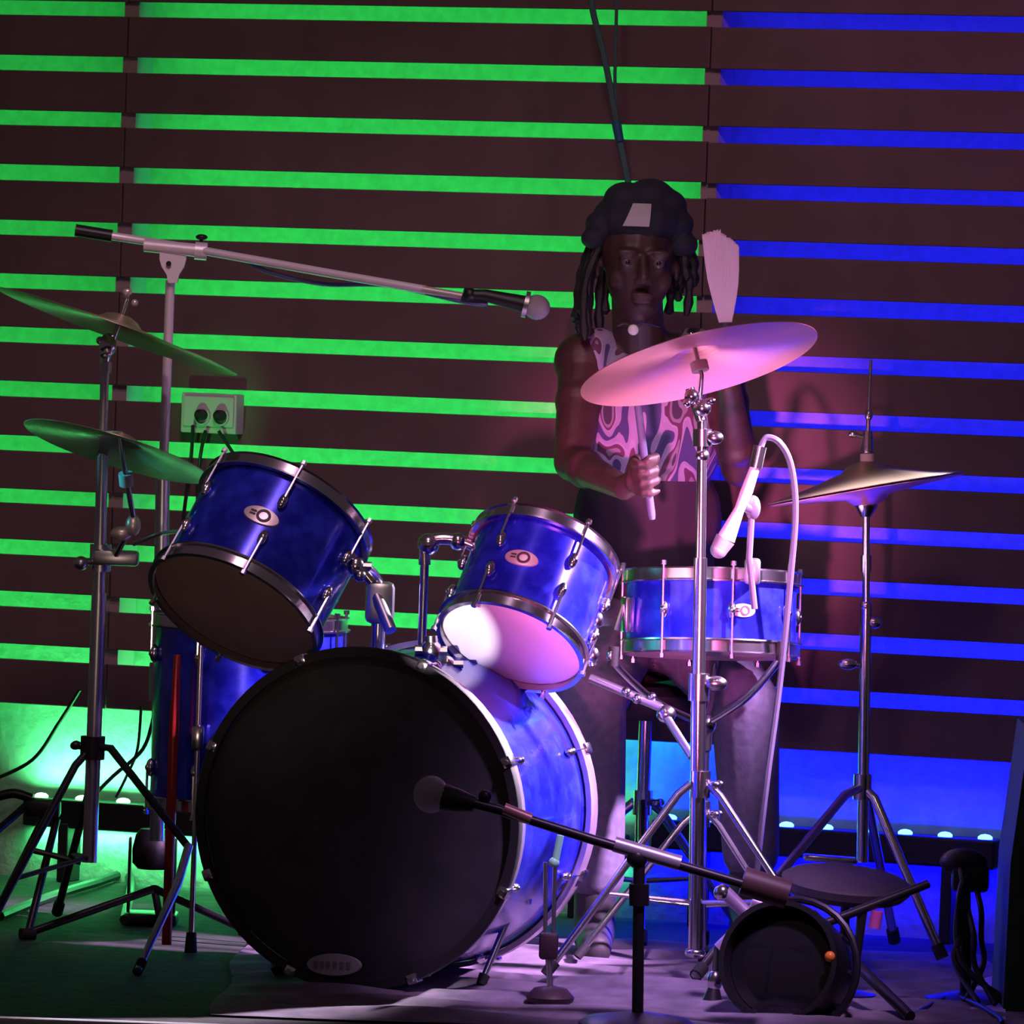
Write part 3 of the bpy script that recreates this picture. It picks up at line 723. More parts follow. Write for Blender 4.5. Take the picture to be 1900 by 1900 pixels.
q = MB(); q.tube([P(208, 438, 12.8), P(325, 456, 12.8), P(600, 505, 12.65), P(790, 538, 12.58)], .0085, 12); obj('boom', q, MATS['pale_boom_metal'], t)
q = MB(); q.tube([P(785, 537, 12.58), P(860, 550, 12.56)], .0075, 12); obj('boom_tip', q, MATS['badge_silver'], t)
q = MB(); q.tube([P(140, 427, 12.8), P(208, 438, 12.8)], .0125, 14); obj('counterweight', q, blackmetal, t)
cable([P(440, 475, 12.75), P(500, 505, 12.72), P(600, 527, 12.68), P(720, 530, 12.62), P(860, 560, 12.56), P(905, 565, 12.55)], .0045, mat('violet_cable', (.12, .1, .35), .5), '', t, 'microphone_cable')
t = thing('microphone', P(930, 556, 12.55), 'vocal microphone with a round grey grille on the boom beside the drummer', 'microphone')
q = MB(); q.tube([P(868, 546, 12.55), P(900, 548, 12.55), P(975, 565, 12.55)], [.010, .012, .017], 16); q.ball(P(872, 546, 12.55), .013); obj('body', q, blackplastic, t)
q = MB(); q.ball(P(996, 570, 12.55), .026, (1, 1, .95)); obj('grille', q, micgrey, t)
q = MB(); q.tube([P(858, 546, 12.56), P(905, 560, 12.56)], .015, 10); obj('clip', q, blackmetal, t)
q = MB(); q.tube([P(972, 564, 12.55), P(980, 566, 12.55)], .0265, 18); obj('grille_ring', q, steel, t)

# ------------------------------------------------------------------ snare microphone
t = thing('microphone', P(1378, 930, 12.42), 'slim bright microphone pointing down at the snare', 'microphone')
q = MB(); q.tube([P(1404, 858, 12.42), P(1386, 910, 12.42), P(1372, 945, 12.42), P(1347, 1000, 12.42)], [.009, .012, .010, .018], 16); obj('body', q, MATS['pale_boom_metal'], t)
q = MB(); q.tube([P(1346, 1000, 12.42), P(1335, 1018, 12.42)], [.020, .017], 16); q.ball(P(1334, 1020, 12.42), .017); obj('grille', q, micgrey, t)
q = MB(); q.tube([P(1411, 828, 12.42), P(1402, 868, 12.42)], .013, 14); obj('connector', q, chrome, t)
cable([P(1411, 830, 12.42), P(1422, 812, 12.42), P(1447, 822, 12.42), P(1468, 865, 12.43), P(1476, 950, 12.44), P(1466, 1080, 12.45), P(1448, 1260, 12.47), P(1424, 1440, 12.48), P(1408, 1580, 12.5), P(1398, 1700, 12.5), floor_pt(1390, 1795, .008)], .0062, cable_grey, 'pale microphone cable looping from the snare microphone down to the rug')
t = thing('microphone_clip', P(1392, 1040, 12.44), 'grey clip stem clamped to the snare rim holding the slim microphone', 'microphone clip')
q = MB(); q.tube([P(1395, 950, 12.44), P(1390, 1035, 12.44), P(1400, 1130, 12.44)], .0065, 10); obj('stem', q, cable_grey, t)
q = MB(); q.ball(P(1397, 942, 12.44), .015, (1, .9, 1.6)); q.tube([P(1382, 940, 12.43), P(1400, 948, 12.44)], .010, 10); obj('clip', q, cable_grey, t)
q = MB(); q.box(Matrix.Translation(P(1396, 1060, 12.46)), .03, .04, .05, .006); obj('rim_clamp', q, steel, t)

# ------------------------------------------------------------------ kick microphone on a low boom stand (foreground)
Yf = 11.46

pb_ = P(1183, 1880, Yf)
t = thing('microphone_stand', V((pb_.x, Yf, 0)), 'low black boom stand in front of the bass drum holding the kick microphone', 'microphone stand')
q = MB(); q.tube([P(1186, 1600, Yf), V((pb_.x, Yf, .03))], .0105, 14); obj('pole', q, blackmetal, t)
obj('height_clamp', MB().tube([P(1186, 1640, Yf), P(1186, 1680, Yf)], .018, 12), blackmetal, t); obj('swivel', MB().ball(P(1182, 1592, Yf), .019), blackmetal, t)
q = MB(); q.tube([P(925, 1503, Yf), P(1100, 1558, Yf), P(1385, 1642, Yf)], .009, 12); obj('boom', q, blackmetal, t)
q = MB(); q.tube([P(935, 1500, Yf-.005), P(985, 1520, Yf-.005)], .0105, 12); obj('boom_sleeve', q, mat('copper_sleeve', (.55, .3, .26), .4, .4), t)
q = MB(); q.tube([P(1140, 1566, Yf-.002), P(1262, 1602, Yf-.002)], .014, 14); obj('boom_clamp', q, mat('pale_sleeve', (.45, .4, .48), .35, .5), t)
q = MB(); q.tube([P(1378, 1634, Yf), P(1462, 1660, Yf)], .026, 16); obj('counterweight', q, mat('worn_weight', (.10, .05, .05), .5), t)
obj('round_base', MB().lathe([(1e-6, 0.002), (.10, .002), (.105, .010), (.09, .020), (.02, .030), (1e-6, .030)], Matrix.Translation(V((pb_.x, Yf, 0))), 40), blackmetal, t)
t = thing('microphone', P(830, 1485, Yf), 'grey kick microphone in front of the black bass drum head', 'microphone')
q = MB(); q.ball(P(800, 1474, Yf), .032, (1, 1, 1.05)); obj('grille', q, mat('dark_grille', (.5, .45, .52), .5, .3, bump=.6, bscale=700), t)
q = MB(); q.tube([P(815, 1478, Yf), P(850, 1486, Yf), P(880, 1492, Yf)], [.026, .022, .014], 16); obj('body', q, blackplastic, t)
q = MB(); q.tube([P(868, 1488, Yf), P(930, 1504, Yf)], .010, 10); q.ball(P(900, 1478, Yf), .012); obj('clip', q, blackmetal, t)

# thin double-rod stand right of the bass drum
t0 = floor_pt(1020, 1868)
t = thing('floor_stand', V((t0.x, t0.y, 0)), 'thin upright double-rod stand with a dark round foot, right of the bass drum', 'stand')
Yt = t0.y
q = MB(); q.tube([P(1012, 1600, Yt), P(1012, 1770, Yt)], .004, 8); obj('rod', q, steel, t)
q = MB(); q.tube([P(1030, 1590, Yt), P(1026, 1770, Yt)], .004, 8); obj('rod', q, steel, t)
q = MB(); q.tube([P(1017, 1770, Yt), V((t0.x, t0.y, .03))], .006, 10); obj('pole', q, steel, t)
q = MB(); q.box(Matrix.Translation(P(1018, 1755, Yt)), .035, .025, .05, .007); obj('clamp_block', q, mat('dark_red_block', (.03, .01, .02), .5), t)
q = MB(); q.tube([P(1040, 1550, Yt), P(1030, 1600, Yt)], .007, 10); q.ball(P(1028, 1600, Yt), .010); obj('green_tip', q, mat('mint_plastic', (.3, .75, .5), .4), t)
obj('round_foot', MB().lathe([(1e-6, 0.001), (.04, .001), (.045, .012), (.03, .028), (1e-6, .034)], Matrix.Translation(V((t0.x, t0.y, .006))), 28), mat('maroon_foot', (.03, .01, .015), .5), t)

# bass drum pedal
pp = BM @ V((0, 0, D+.02)); pp.z = 0
Mp = Matrix.Translation(V((pp.x+.04, pp.y+.10, .05))) @ Matrix.Rotation(-math.radians(21), 4, 'Z') @ Matrix.Rotation(math.radians(15), 4, 'X')
t = thing('bass_drum_pedal', V((pp.x+.04, pp.y+.1, 0)), 'bass drum pedal with a felt beater behind the bass drum', 'pedal')
obj('footboard', MB().box(Mp, .08, .28, .01, .003), steel, t)
obj('base_plate', MB().box(Matrix.Translation(V((pp.x+.04, pp.y+.10, .019))) @ Matrix.Rotation(-math.radians(21), 4, 'Z'), .09, .30, .01, .003), blackmetal, t)
for k in (-1, 1): obj('upright', MB().tube([V((pp.x+.03+k*.045, pp.y-.01, .02)), V((pp.x+.03+k*.04, pp.y-.01, .20))], .008, 10), chrome, t)
q = MB(); q.tube([V((pp.x-.02, pp.y-.01, .19)), V((pp.x+.09, pp.y-.01, .19))], .007, 10); obj('axle', q, chrome, t)
q = MB(); q.tube([V((pp.x+.03, pp.y-.01, .19)), V((pp.x+.02, pp.y+.02, .34))], .004, 8); obj('beater_rod', q, chrome, t)
obj('beater', MB().ball(V((pp.x+.02, pp.y+.02, .35)), .026, (1, .8, 1.1)), redm, t)

# ------------------------------------------------------------------ black spotlight on the floor, right foreground
Yp = 11.72
t0 = P(1465, 1895, Yp)
t = thing('stage_spotlight', V((t0.x, Yp, 0)), 'black round stage spotlight lying low at the right front of the kit', 'stage light')
cax = (-FWD*.84-RGT*.30+UP*.18).normalized(); cpos = P(1462, 1792, Yp)
M = mframe(cpos, cax)
obj('can', MB().lathe([(1e-6, -.16), (.05, -.16), (.075, -.14), (.100, -.09), (.108, -.02), (.108, .05), (.112, .052), (.112, .066), (.102, .066), (.100, .02), (.06, -.02), (1e-6, -.03)], M, 44), blackplastic, t)
obj('lens', MB().lathe([(1e-6, .046), (.06, .040), (.099, .028), (.099, .024), (1e-6, .03)], M, 40), mat('dark_lens', (.01, .01, .012), .12, coat=.5), t)
q = MB()
for k in range(10):
    a = 2*PI*k/10; d_ = M.to_3x3() @ V((math.cos(a), math.sin(a), 0)); q.tube([cpos+d_*.100-cax*.10, cpos+d_*.109-cax*.02], .004, 6)
obj('cooling_fins', q, blackmetal, t)
q = MB(); pts = [cpos+(M.to_3x3() @ V((math.cos(a)*.125, math.sin(a)*.125, -.02))) for a in [math.radians(d) for d in range(-80, 110, 12)]]
q.tube(pts, .007, 8); obj('yoke', q, blackmetal, t)
q = MB(); q.ball(P(1540, 1775, Yp-.09), .010); obj('knob', q, mat('orange_glint', (.9, .25, .03), .35), t)  # orange glint put into the knob's colour
for (a, b) in (((1420, 1865), (1395, 1900)), ((1530, 1860), (1545, 1897))):
    pa = P(*a, Yp+.02); pb2 = V((P(*b, Yp).x, Yp-.03, .008)); obj('foot', MB().tube([pa, pb2], .010, 8), blackmetal, t)
# dark sloping arm with pale joints above the spotlight
t = thing('boom_arm', V((P(1460, 1700, 11.85).x, 11.85, 0)), 'dark boom arm with pale clamps crossing above the black spotlight', 'stand arm')
q = MB(); q.tube([P(1500, 1725, 11.85), P(1722, 1640, 11.95)], .0085, 10); obj('arm', q, blackmetal, t)
vm = mat('violet_grey_metal', (.45, .34, .5), .38, .5)
q = MB(); q.tube([P(1345, 1655, 11.85), P(1395, 1705, 11.85), P(1440, 1712, 11.85)], .013, 12); obj('clamp_arm', q, vm, t)
q = MB(); q.tube([P(1395, 1705, 11.85), P(1335, 1762, 11.85)], .014, 12); obj('clamp_arm', q, vm, t)
q = MB(); q.tube([P(1395, 1672, 11.86), P(1445, 1692, 11.86), P(1480, 1718, 11.86), P(1548, 1768, 11.84)], [.013, .019, .013, .008], 12); obj('clamp_arm', q, vm, t)
q = MB(); q.tube([P(1332, 1755, 11.85), P(1325, 1830, 11.85)], .007, 10); q.ball(P(1326, 1820, 11.85), .016, (.9, .9, 1.3)); obj('joint', q, chrome, t); obj('joint', MB().ball(P(1340, 1656, 11.85), .016), chrome, t)
pz = V((P(1322, 1850, 11.85).x, 11.85, .004)); q = MB(); q.tube([P(1325, 1828, 11.85), V((pz.x, pz.y, .012))], [.009, .020], 12); obj('foot', q, blackmetal, t)
q = MB(); q.tube([P(1600, 1688, 11.9), P(1590, 1780, 11.9), V((P(1572, 1850, 11.9).x, 11.9, .03)), V((P(1548, 1885, 11.9).x, 11.8, .012))], [.010, .007, .008, .008], 10); obj('leg', q, blackmetal, t)
q = MB(); q.tube([V((P(1590, 1790, 11.9).x, 11.9, P(1590, 1790, 11.9).z)), V((P(1690, 1890, 11.7).x, 11.72, .012))], .011, 10); obj('leg', q, blackmetal, t)
q = MB(); q.tube([P(1628, 1690, 11.9), P(1622, 1722, 11.9)], .011, 12); obj('grip', q, mat('magenta_grip', (.6, .1, .4), .5), t)
# shallow black tray / cymbal-like shelf behind it (flat dark percussion pad)
# dark folded cloth-like pad on the hi-hat legs
t = thing('percussion_pad', P(1560, 1650, 12.1), 'dark oval percussion pad on a short stem in front of the hi-hat stand', 'percussion pad')
pc_ = P(1570, 1640, 12.1); Mq = mframe(pc_, (V((0, 0, 1))*.97+RGT*.06-FWD*.16).normalized(), RGT)
obj('pad', MB().lathe([(1e-6, -.022), (.11, -.020), (.122, -.008), (.122, .006), (.11, .014), (1e-6, .016)], Mq, 44, ay=.9), mat('worn_pad', (.035, .025, .035), .6, bump=.3, bscale=30), t)
q = MB(); q.tube([pc_-V((0, 0, .02)), V((pc_.x, pc_.y, .014))], .009, 10); obj('stem', q, blackmetal, t)
obj('round_foot', MB().lathe([(1e-6, .001), (.06, .001), (.064, .010), (.02, .018), (1e-6, .018)], Matrix.Translation(V((pc_.x, pc_.y, .001))), 28), blackmetal, t)

# right edge: dark cabinet and dark stand with cables
pL = floor_pt(1868, 1880); 
t = thing('loudspeaker', V((pL.x+.19, 12.0, 0)), 'tall dark green loudspeaker cabinet cut off by the right picture edge', 'loudspeaker')
xa = P(1862, 1850, 11.95).x
vs = []; 
for (x0_, x1_, z) in ((xa, xa+.40, 0.0), (xa+.004, xa+.40, .28), (xa+.030, xa+.39, P(1890, 1350, 11.95).z)):
    for (x, y) in ((x0_, 11.95), (x1_, 11.95), (x1_, 12.25), (x0_, 12.25)): vs.append(V((x, y, z)))
fs = [(3, 2, 1, 0), (8, 9, 10, 11)]+[(4*k+i, 4*k+(i+1) % 4, 4*k+4+(i+1) % 4, 4*k+4+i) for k in (0, 1) for i in range(4)]
obj('cabinet', MB().add(vs, fs), speakerm, t, smooth=False)
q = MB(); q.box(Matrix.Translation(V((xa+.21, 11.942, .27))), .33, .012, .46, .004); obj('grille', q, mat('speaker_grille', (.015, .02, .016), .6, bump=.6, bscale=400), t)
foot = P(1790, 1880, 12.1)
t = thing('microphone_stand', V((foot.x, 12.1, 0)), 'dark stand with a bundle of black cables beside the green cabinet', 'microphone stand')
q = MB(); q.tube([P(1790, 1590, 12.1), V((foot.x, 12.1, .02))], .011, 12); obj('pole', q, blackmetal, t)
obj('round_base', MB().lathe([(1e-6, .001), (.07, .001), (.075, .010), (.02, .022), (1e-6, .022)], Matrix.Translation(V((foot.x, 12.1, .0))), 30), blackmetal, t)
rr = random.Random(5)
for k in range(5):
    pts = [P(1790+rr.uniform(-20, 20), 1600+rr.uniform(-15, 15), 12.09)]
    cx = rr.uniform(-35, 50)
    for y in (1640, 1690, 1740, 1790): pts.append(P(1790+cx*math.sin((y-1600)/110)+rr.uniform(-8, 8), y, 12.07+rr.uniform(-.03, .03)))
    pts.append(V((foot.x+rr.uniform(-.02, .09), 12.02+rr.uniform(-.04, .02), .012)))
    obj('cable', MB().tube(smooth_path(pts), .0055, 8), cable_black, t)
q = MB(); q.ball(P(1788, 1600, 12.1), .030, (1.5, 1, .9)); q.box(Matrix.Translation(P(1800, 1630, 12.09)), .07, .04, .05, .01); obj('cable_bundle', q, blackplastic, t)
q = MB()
tri = [floor_pt(1800, 1830, 0), floor_pt(1862, 1812, 0), floor_pt(1866, 1899, 0), floor_pt(1800, 1899, 0)]
q.add([v+V((0, 0, .003)) for v in tri]+[v+V((0, 0, .008)) for v in tri], [(0, 1, 2, 3), (7, 6, 5, 4), (0, 4, 5, 1), (1, 5, 6, 2), (2, 6, 7, 3), (3, 7, 4, 0)])
setp(obj('paper_sheet', q, mat('violet_paper', (.5, .4, .75), .7), smooth=False), 'pale violet sheet lying on the floor beside the green cabinet', 'sheet')
cable([floor_pt(1700, 1880, .01), floor_pt(1760, 1850, .012), floor_pt(1800, 1858, .016), floor_pt(1850, 1885, .016), floor_pt(1860, 1898, .014)], .0045, cable_black, 'thin black cable crossing the pale sheet at the right')

# ------------------------------------------------------------------ left floor clutter
t0 = floor_pt(283, 1640); t0.y = 13.2
t0 = V((P(283, 1600, 13.1).x, 13.1, 0))
t = thing('stage_light', t0, 'small black rounded stage light on the floor behind the front leg of the left stand', 'stage light')
zt = P(283, 1538, 13.1).z; zb = P(283, 1612, 13.1).z
hh = zt-zb
obj('head', MB().lathe([(1e-6, zb), (.030, zb), (.041, zb+hh*.15), (.042, zb+hh*.5), (.036, zb+hh*.85), (.026, zt), (1e-6, zt)], Matrix.Translation(V((t0.x, t0.y, 0))), 28), blackplastic, t)
for k in (-1, 1): obj('yoke_arm', MB().box(Matrix.Translation(V((t0.x+k*.046, t0.y, (zb+zt)/2*.62))), .006, .03, max(zb+hh*.6, .02)+.0, .002), blackmetal, t)
obj('base', MB().box(Matrix.Translation(V((t0.x, t0.y, .013))), .11, .10, .024, .006), blackmetal, t)
cable([floor_pt(0, 1700, .012), floor_pt(80, 1668, .016), floor_pt(170, 1640, .016), floor_pt(240, 1625, .014), V((t0.x-.05, t0.y-.06, .014))], .010, cable_black, 'thick black cable snaking on the carpet at the left')
cable([wp(*[(lambda s, z: (s, .16, z))(*wall_hit(148, 1280, .16))][0]), wp(*[(lambda s, z: (s, .15, z))(*wall_hit(110, 1340, .15))][0]), wp(*[(lambda s, z: (s, .14, z))(*wall_hit(60, 1410, .14))][0]), wp(*[(lambda s, z: (s, .14, z))(*wall_hit(-20, 1450, .14))][0])], .0042, cable_black, 'thin dark cable sagging in front of the bright green wall, left of the stand')
cable([P(285, 1330, 13.3), P(265, 1390, 13.3), P(210, 1440, 13.3), P(180, 1470, 13.3)], .004, cable_black, 'thin dark cable sloping left behind the tall cymbal stand')
cable([P(262, 1310, 13.4), P(255, 1390, 13.4), P(235, 1440, 13.4), P(215, 1480, 13.4)], .003, cable_black, 'thin dark cord hanging steeply behind the tall cymbal stand')
# extra stand at the far left edge
foot = P(40, 1620, 12.9)
t = thing('microphone_stand', V((foot.x, 12.9, 0)), 'low black folded stand at the far left edge beside the led bar', 'microphone stand')
q = MB(); q.tube(smooth_path([P(-12, 1480, 12.9), P(25, 1472, 12.9), P(60, 1482, 12.9)]), .010, 10); obj('arm', q, blackmetal, t)
for (a, b) in (((60, 1485), (-10, 1545)), ((85, 1510), (15, 1650)), ((105, 1520), (65, 1680))):
    pa = P(*a, 12.9); pb2 = P(*b, 12.8); dd = (pb2-pa).normalized()
    if b[1] > 1600: pb2 = pa+dd*((pa.z-.012)/-dd.z)
    obj('leg', MB().tube([pa, pb2], .008, 10), blackmetal, t)
q = MB(); q.tube([P(50, 1575, 12.85), P(150, 1600, 12.85)], .006, 8); obj('brace', q, blackmetal, t)
q = MB(); q.box(Matrix.Translation(P(80, 1500, 12.9)), .07, .05, .035, .008); obj('hinge_block', q, blackplastic, t)

# ------------------------------------------------------------------ hanging cables above the drummer
cable([P(1088, -60, 13.3), P(1100, 20, 13.3), P(1122, 110, 13.3), P(1140, 205, 13.3), P(1148, 250, 13.3), P(1160, 310, 13.28), P(1172, 372, 13.22)], .0065, cable_green, 'dark green cable hanging down behind the head of the drummer')
cable([P(1146, -60, 13.32), P(1143, 60, 13.32), P(1141, 150, 13.32), P(1144, 215, 13.32)], .0035, cable_green, 'thin straight cord hanging just right of the thicker cable')
q = MB(); q.tube([P(1143, 225, 13.295), P(1150, 262, 13.295)], [.010, .009], 12); setp(obj('cable_connector', q, mat('teal_plastic', (.02, .10, .2), .4)), 'blue inline connector on the hanging cable above the drummer', 'connector')

# ------------------------------------------------------------------ drummer
def remeshed(name, q, m, parent, voxel=.005, smooth_it=4, label=None):
    me = q.mesh(name, root_loc(parent)); o = bpy.data.objects.new(name, me); C.objects.link(o); o.parent = parent
    r = o.modifiers.new('r', 'REMESH'); r.mode = 'VOXEL'; r.voxel_size = voxel; r.use_smooth_shade = True
    s = o.modifiers.new('s', 'SMOOTH'); s.iterations = smooth_it; s.factor = .5
    bpy.context.view_layer.update()
    dg = bpy.context.evaluated_depsgraph_get(); me2 = bpy.data.meshes.new_from_object(o.evaluated_get(dg))
    o.modifiers.clear(); o.data = me2; me2.name = name; me2.materials.clear(); me2.materials.append(m)
    for p in me2.polygons: p.use_smooth = True
    if label: o['label'] = label
    return o
Pj = dict(pelvis=P(1205, 1150, 13.12), waist=P(1202, 960, 13.10), chest=P(1198, 780, 13.05), neck=P(1186, 655, 13.03), head=P(1184, 492, 12.96),
  shL=P(1082, 672, 13.02), shR=P(1330, 672, 13.05), elL=P(1062, 858, 12.86), wrL=P(1158, 905, 12.62), elR=P(1372, 868, 12.90), wrR=P(1352, 712, 12.72),
  hipL=P(1150, 1160, 13.08), hipR=P(1262, 1160, 13.08), knL=P(1098, 1300, 12.78), knR=P(1382, 1305, 12.80), anL=P(1105, 1650, 12.82), anR=P(1392, 1610, 12.84))
person = thing('person', V((Pj['pelvis'].x, Pj['pelvis'].y, 0)), 'seated drummer in a dark cap and printed vest behind the snare, holding a stick up', 'person')
def grip(q, c, axis, palmdir, wrist, sgn):
    """fist around a stick: palm on the palmdir side, four fingers wrapping round, thumb on the other side"""
    ax = V(axis).normalized(); pd = V(palmdir); pd = (pd-ax*pd.dot(ax)).normalized(); sd = ax.cross(pd)*sgn
    pc0 = c+pd*.026
    Mh = Matrix((sd, ax, pd)).transposed().to_4x4()
    q.ball(pc0, .04, (.62, 1.0, .42), Mh); q.ball(pc0+sd*.012-ax*.012, .03, (.7, .8, .45), Mh)
    q.cone(pc0-ax*.01, wrist, .022, .025)
    for i, (L, r) in enumerate(((1.0, .0088), (1.12, .0092), (1.05, .0088), (.85, .0076))):
        o = c+ax*(.030-.0205*i); R1 = .021; pts = []
        for a in (20, 62, 108, 150, 195*L if L < 1 else 200, 235*min(L, 1.0)):
            an = math.radians(a); pts.append(o+(pd*math.cos(an)+sd*math.sin(an))*(R1+(.004 if a < 40 else 0)))
        q.tube(pts, [r*1.12, r*1.1, r, r*.98, r*.9, r*.78], 10)
        for p_, rr_ in zip(pts, [r*1.12, r*1.14, r*1.05, r*1.02, r*.92, r*.8]): q.ball(p_, rr_, seg=10, rings=6)
    tb = [pc0-sd*.018+ax*.012, c-sd*.026+ax*.026, c-sd*.016-pd*.014+ax*.034, c+sd*.006-pd*.019+ax*.038]
    q.tube(tb, [.013, .0115, .0105, .009], 10)
    for p_, r_ in zip(tb, (.013, .0118, .0108, .009)): q.ball(p_, r_, seg=10, rings=6)
axB = (P(1337, 440, 12.66)-P(1345, 650, 12.70)).normalized(); cB = P(1345, 655, 12.70)
axS = (P(1176, 705, 12.50)-P(1200, 895, 12.56)).normalized(); cS = P(1200, 882, 12.556)
q = MB(); J = Pj
# trunk
q.ball(J['pelvis'], .15, (1.1, .85, .8)); q.ball(J['waist'], .125, (1.12, .82, 1.1)); q.ball(J['chest'], .145, (1.12, .78, 1.15)); q.ball(J['chest']+V((0, .0, .06)), .13, (1.2, .75, .8))
q.cone(J['pelvis'], J['waist'], .13, .115); q.cone(J['waist'], J['chest'], .115, .125)
q.cone(J['shL'], J['neck'], .052, .050); q.cone(J['shR'], J['neck'], .052, .050); q.ball(J['shL'], .060); q.ball(J['shR'], .060)
q.cone(J['chest']+V((0, 0, .09)), J['neck']+V((0, 0, .03)), .09, .056)
hd = J['head']
q.cone(J['neck'], hd-V((0, -.01, .06)), .054, .052)
# arms
q.cone(J['shL'], J['elL'], .050, .038); q.cone(J['elL'], J['wrL'], .038, .024); q.cone(J['shR'], J['elR'], .050, .038); q.cone(J['elR'], J['wrR'], .038, .024)
q.ball(J['shL'].lerp(J['elL'], .4), .049); q.ball(J['elL'].lerp(J['wrL'], .25), .040); q.ball(J['shR'].lerp(J['elR'], .4), .049); q.ball(J['elR'].lerp(J['wrR'], .25), .040)
grip(q, cB, axB, FWD*.8+RGT*.3, J['wrR'], 1); grip(q, cS, axS, -RGT*.6+FWD*.8, J['wrL'], 1)
# legs
for s_ in 'LR':
    q.cone(J['hip'+s_], J['kn'+s_], .082, .056); q.cone(J['kn'+s_], J['an'+s_], .054, .034); q.ball(J['kn'+s_].lerp(J['an'+s_], .3)+V((0, .015, 0)), .052, (1, 1, 1.6))
# head, face looking at the camera, a little down and to the left
hq = Matrix.Rotation(math.radians(6), 4, 'Z')
def H(x, y, z): return hd+hq.to_3x3() @ V((x, y, z))
q.ball(H(0, .018, .035), .096, (.80, 1.0, .95)); q.ball(H(0, -.010, -.012), .078, (.86, .95, 1.15)); q.ball(H(0, -.028, -.072), .045, (1.0, .95, .85)); q.ball(H(0, -.030, -.098), .026, (1.1, 1, .8))
for k in (-1, 1):
    q.ball(H(.040*k, -.050, -.030), .026, (.9, .7, .9)); q.ball(H(.031*k, -.078, .024), .016, (1.5, .7, .5)); q.ball(H(.031*k, -.070, .013), .0155, (1.2, .8, .55)); q.ball(H(.031*k, -.068, -.007), .014, (1.2, .8, .5)); q.ball(H(.080*k, .020, -.005), .026, (.3, .6, 1.0))
    q.ball(H(.012*k, -.098, -.034), .009)
q.cone(H(0, -.078, .016), H(0, -.103, -.028), .009, .013); q.ball(H(0, -.084, -.060), .014, (1.8, .7, .5)); q.ball(H(0, -.080, -.072), .014, (1.6, .75, .55))
remeshed('body', q, skin, person, .0042, 4)
for k in (-1, 1):
    e_ = obj('eye', MB().ball(H(.031*k, -.070, .004), .0125), mat('eye_white', (.10, .08, .08), .35), person)
    obj('iris', MB().ball(H(.031*k, -.0795, .004), .0055, (1, .7, 1)), mat('iris_dark', (.01, .008, .008), .2), e_)
# vest
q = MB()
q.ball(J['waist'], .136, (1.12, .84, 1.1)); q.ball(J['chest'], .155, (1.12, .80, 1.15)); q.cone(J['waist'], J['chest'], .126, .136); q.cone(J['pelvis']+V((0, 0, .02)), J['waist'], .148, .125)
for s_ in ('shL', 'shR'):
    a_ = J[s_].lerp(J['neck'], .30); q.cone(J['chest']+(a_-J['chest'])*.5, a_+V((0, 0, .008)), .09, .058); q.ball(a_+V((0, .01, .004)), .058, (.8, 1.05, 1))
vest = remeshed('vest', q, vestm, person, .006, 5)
# trousers
q = MB(); q.ball(J['pelvis'], .158, (1.12, .9, .78))
for s_ in 'LR':
    q.cone(J['hip'+s_], J['kn'+s_], .094, .070); q.cone(J['kn'+s_], J['an'+s_]+V((0, 0, .03)), .070, .058)
remeshed('trousers', q, jeans, person, .006, 4)
# shoes
for s_ in 'LR':
    a_ = J['an'+s_]; fx = a_.x; fz = .035 if s_ == 'L' else .10
    q = MB(); M_ = Matrix.Rotation(.12, 4, 'X')
    q.ball(V((fx, a_.y-.01, fz+.02)), .045, (.85, 1.1, 1.0)); q.cone(V((fx, a_.y, fz+.005)), V((fx, a_.y-.17, fz-(.01 if s_ == 'L' else .03))), .040, .034); q.cone(V((fx, a_.y, fz)), a_+V((0, 0, .03)), .042, .044)
    remeshed('shoe', q, shoem, person, .006, 3)
# hair: short locks hanging at the sides
rr = random.Random(11)
q = MB()
for i in range(34):
    a = rr.uniform(-.5, PI+.5) if i > 4 else rr.uniform(PI-.2, PI+.5)
    x0_, y0_ = math.cos(a)*.088, math.sin(a)*.06+.02
    L = rr.uniform(.07, .13) if x0_ > -.03 else rr.uniform(.13, .20)
    z0_ = rr.uniform(.02, .06); ou = rr.uniform(1.05, 1.3)
    pts = smooth_path([H(x0_, y0_, z0_), H(x0_*ou, y0_*ou, z0_-L*.35), H(x0_*ou*1.03, y0_*ou, z0_-L*.7), H(x0_*ou*rr.uniform(.95, 1.1), y0_*ou, z0_-L)], 4)
    q.tube(pts, [.009+.002*math.sin(k*1.7+i) for k in range(len(pts)-1)]+[.004], 7)
obj('hair', q, hairm, person)
# cap: crown with an arched opening over the forehead showing a pale patch
q = MB(); Mc = Matrix.Translation(H(0, .016, .050)) @ hq
q.ball(H(0, .020, .090), .108, (.88, 1.0, .58), hq); 
for k, (dx, dz, r_) in enumerate(((-.075, .03, .035), (.070, .035, .040), (.088, -.005, .032), (-.092, .0, .026), (.02, .085, .05), (-.03, .08, .045), (.05, .07, .045))): q.ball(H(dx, .0, .05+dz), r_, (1, 1.2, .8))
cap = remeshed('cap', q, capm, person, .005, 3)
vs, fs = [], []; nU, nV = 10, 6
q = MB()
for i in range(nV+1):
    for j in range(nU+1):
        u = (j/nU-.5); v = i/nV
        wdt = .052*(1-.30*v); x = u*wdt-.018+.012*v; z = .076+.046*v
        y = -math.sqrt(max(.0001, 1-(x/.100)**2-((z-.090)/.068)**2))*.108+.016
        vs.append(H(x, y-.002, z))
for i in range(nV):
    for j in range(nU): a = i*(nU+1)+j; fs.append((a, a+1, a+nU+2, a+nU+1))
q.add(vs, fs); obj('cap_patch', q, palecloth, cap)
obj('pendant', MB().ball(P(1175, 612, 12.84), .011, (1, .6, 1)), mat('pearl', (.9, .85, .85), .25), person)
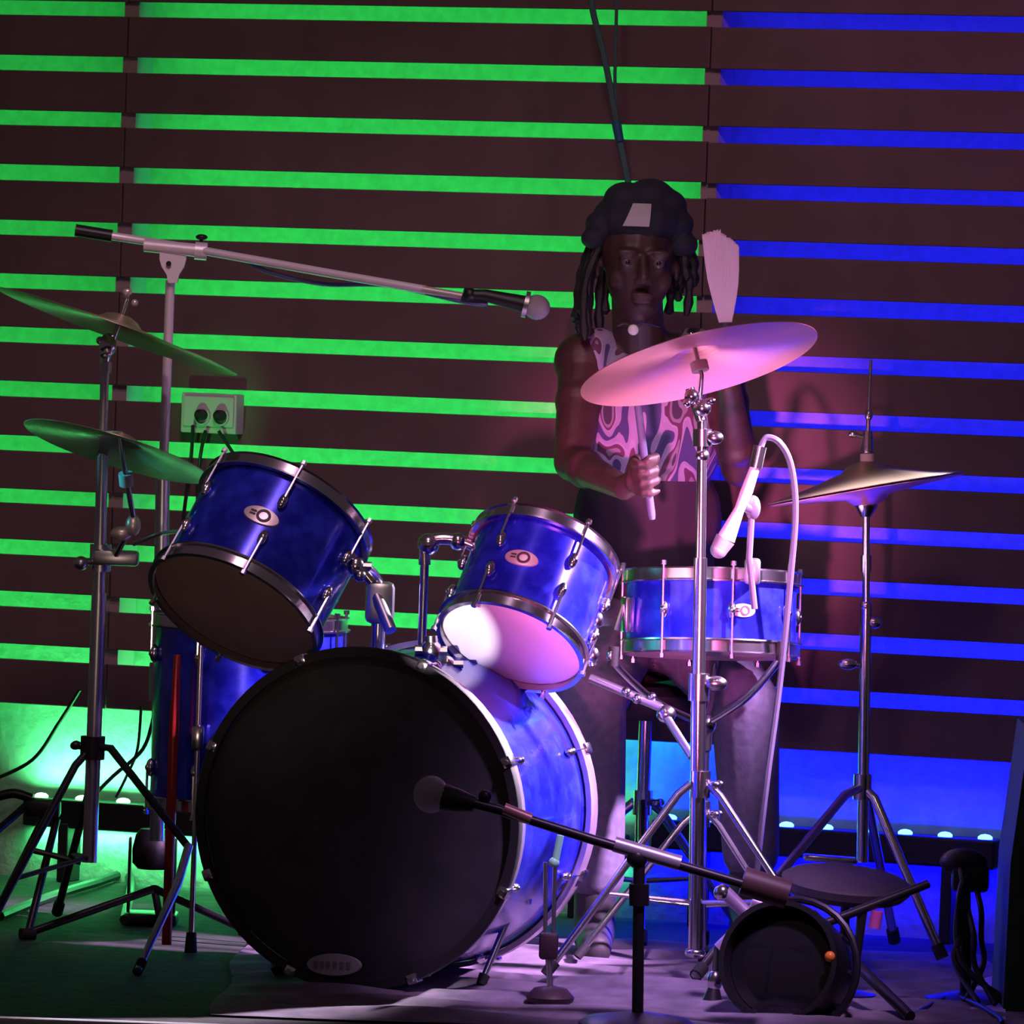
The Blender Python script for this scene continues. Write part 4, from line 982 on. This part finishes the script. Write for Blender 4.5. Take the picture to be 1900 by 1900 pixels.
q = MB(); q.tube(smooth_path([J['neck']+V((-.05, -.02, .05)), P(1160, 600, 12.87), P(1175, 606, 12.845), P(1192, 600, 12.87), J['neck']+V((.05, -.02, .05))]), .0022, 6); obj('necklace', q, steel, person)
# raised-hand stick: its motion blur is modelled as a fan of thin strands
t = thing('stick_blur_fan', cB, 'pale pink fan modelled as a drumstick blur held upright beside the face of the drummer', 'drumstick blur')
hb, ht = P(1350, 730, 12.72), P(1346, 598, 12.685)
obj('handle', MB().tube([hb, cB, ht], [.008, .0085, .0075], 12), cable_grey, t)
q = MB(); sdv = RGT.copy(); sdv = (sdv-axB*sdv.dot(axB)).normalized()
blur_mat = mat('pale_stick_blur', (.95, .74, .95), .6)
tipc = P(1337, 440, 12.66); cnt = 0
for layer in range(3):
    for i in range(46):
        u = (i+.5)/46*2-1; yo = (layer-1)*.005
        a_ = ht+sdv*u*.012+FWD*yo*.6
        xt = 1337+u*34; yt_ = 440-6*math.cos(u*2)+14*max(0, u)+(-6 if u < 0 else 0)
        b_ = P(xt, yt_+rr.uniform(-3, 3), 12.66+yo)
        md = a_.lerp(b_, .5)+sdv*u*.006
        q.tube(smooth_path([a_, md, b_], 3), .00115, 4, cap=False)
bo = obj('blur_strands', q, blur_mat, t); setp(bo, kind='stuff')
t = thing('drumstick', cS, 'thin drumstick held upright in front of the printed vest', 'drumstick')
s0_ = cS-axS*.09; s1_ = cS+axS*.235
obj('shaft', MB().tube([s0_, s0_+axS*.01, cS+axS*.15, s1_-axS*.014], [.006, .0075, .0075, .004], 12), mat('blue_grey_wood', (.12, .12, .2), .5), t)
obj('bead', MB().ball(s1_-axS*.008, .0055, (1, 1, 1.3)), mat('bead_wood', (.5, .4, .4), .4), t)
# throne
tp = Pj['pelvis']; zs = tp.z-.128
t = thing('drum_throne', V((tp.x, tp.y+.02, 0)), 'round black drum throne under the drummer', 'stool')
obj('seat', MB().lathe([(1e-6, zs-.07), (.15, zs-.07), (.165, zs-.055), (.168, zs-.02), (.15, zs-.002), (1e-6, zs)], Matrix.Translation(V((tp.x, tp.y+.02, 0))), 40), cushion, t)
q = MB(); q.tube([V((tp.x, tp.y+.02, zs-.065)), V((tp.x, tp.y+.02, .10))], .014, 14); obj('pole', q, chrome, t)
tripod(t, V((tp.x, tp.y+.02, 0)), .28, [math.radians(a) for a in (150, 270, 30)], .25, chrome, .010, .014, lower=.12)
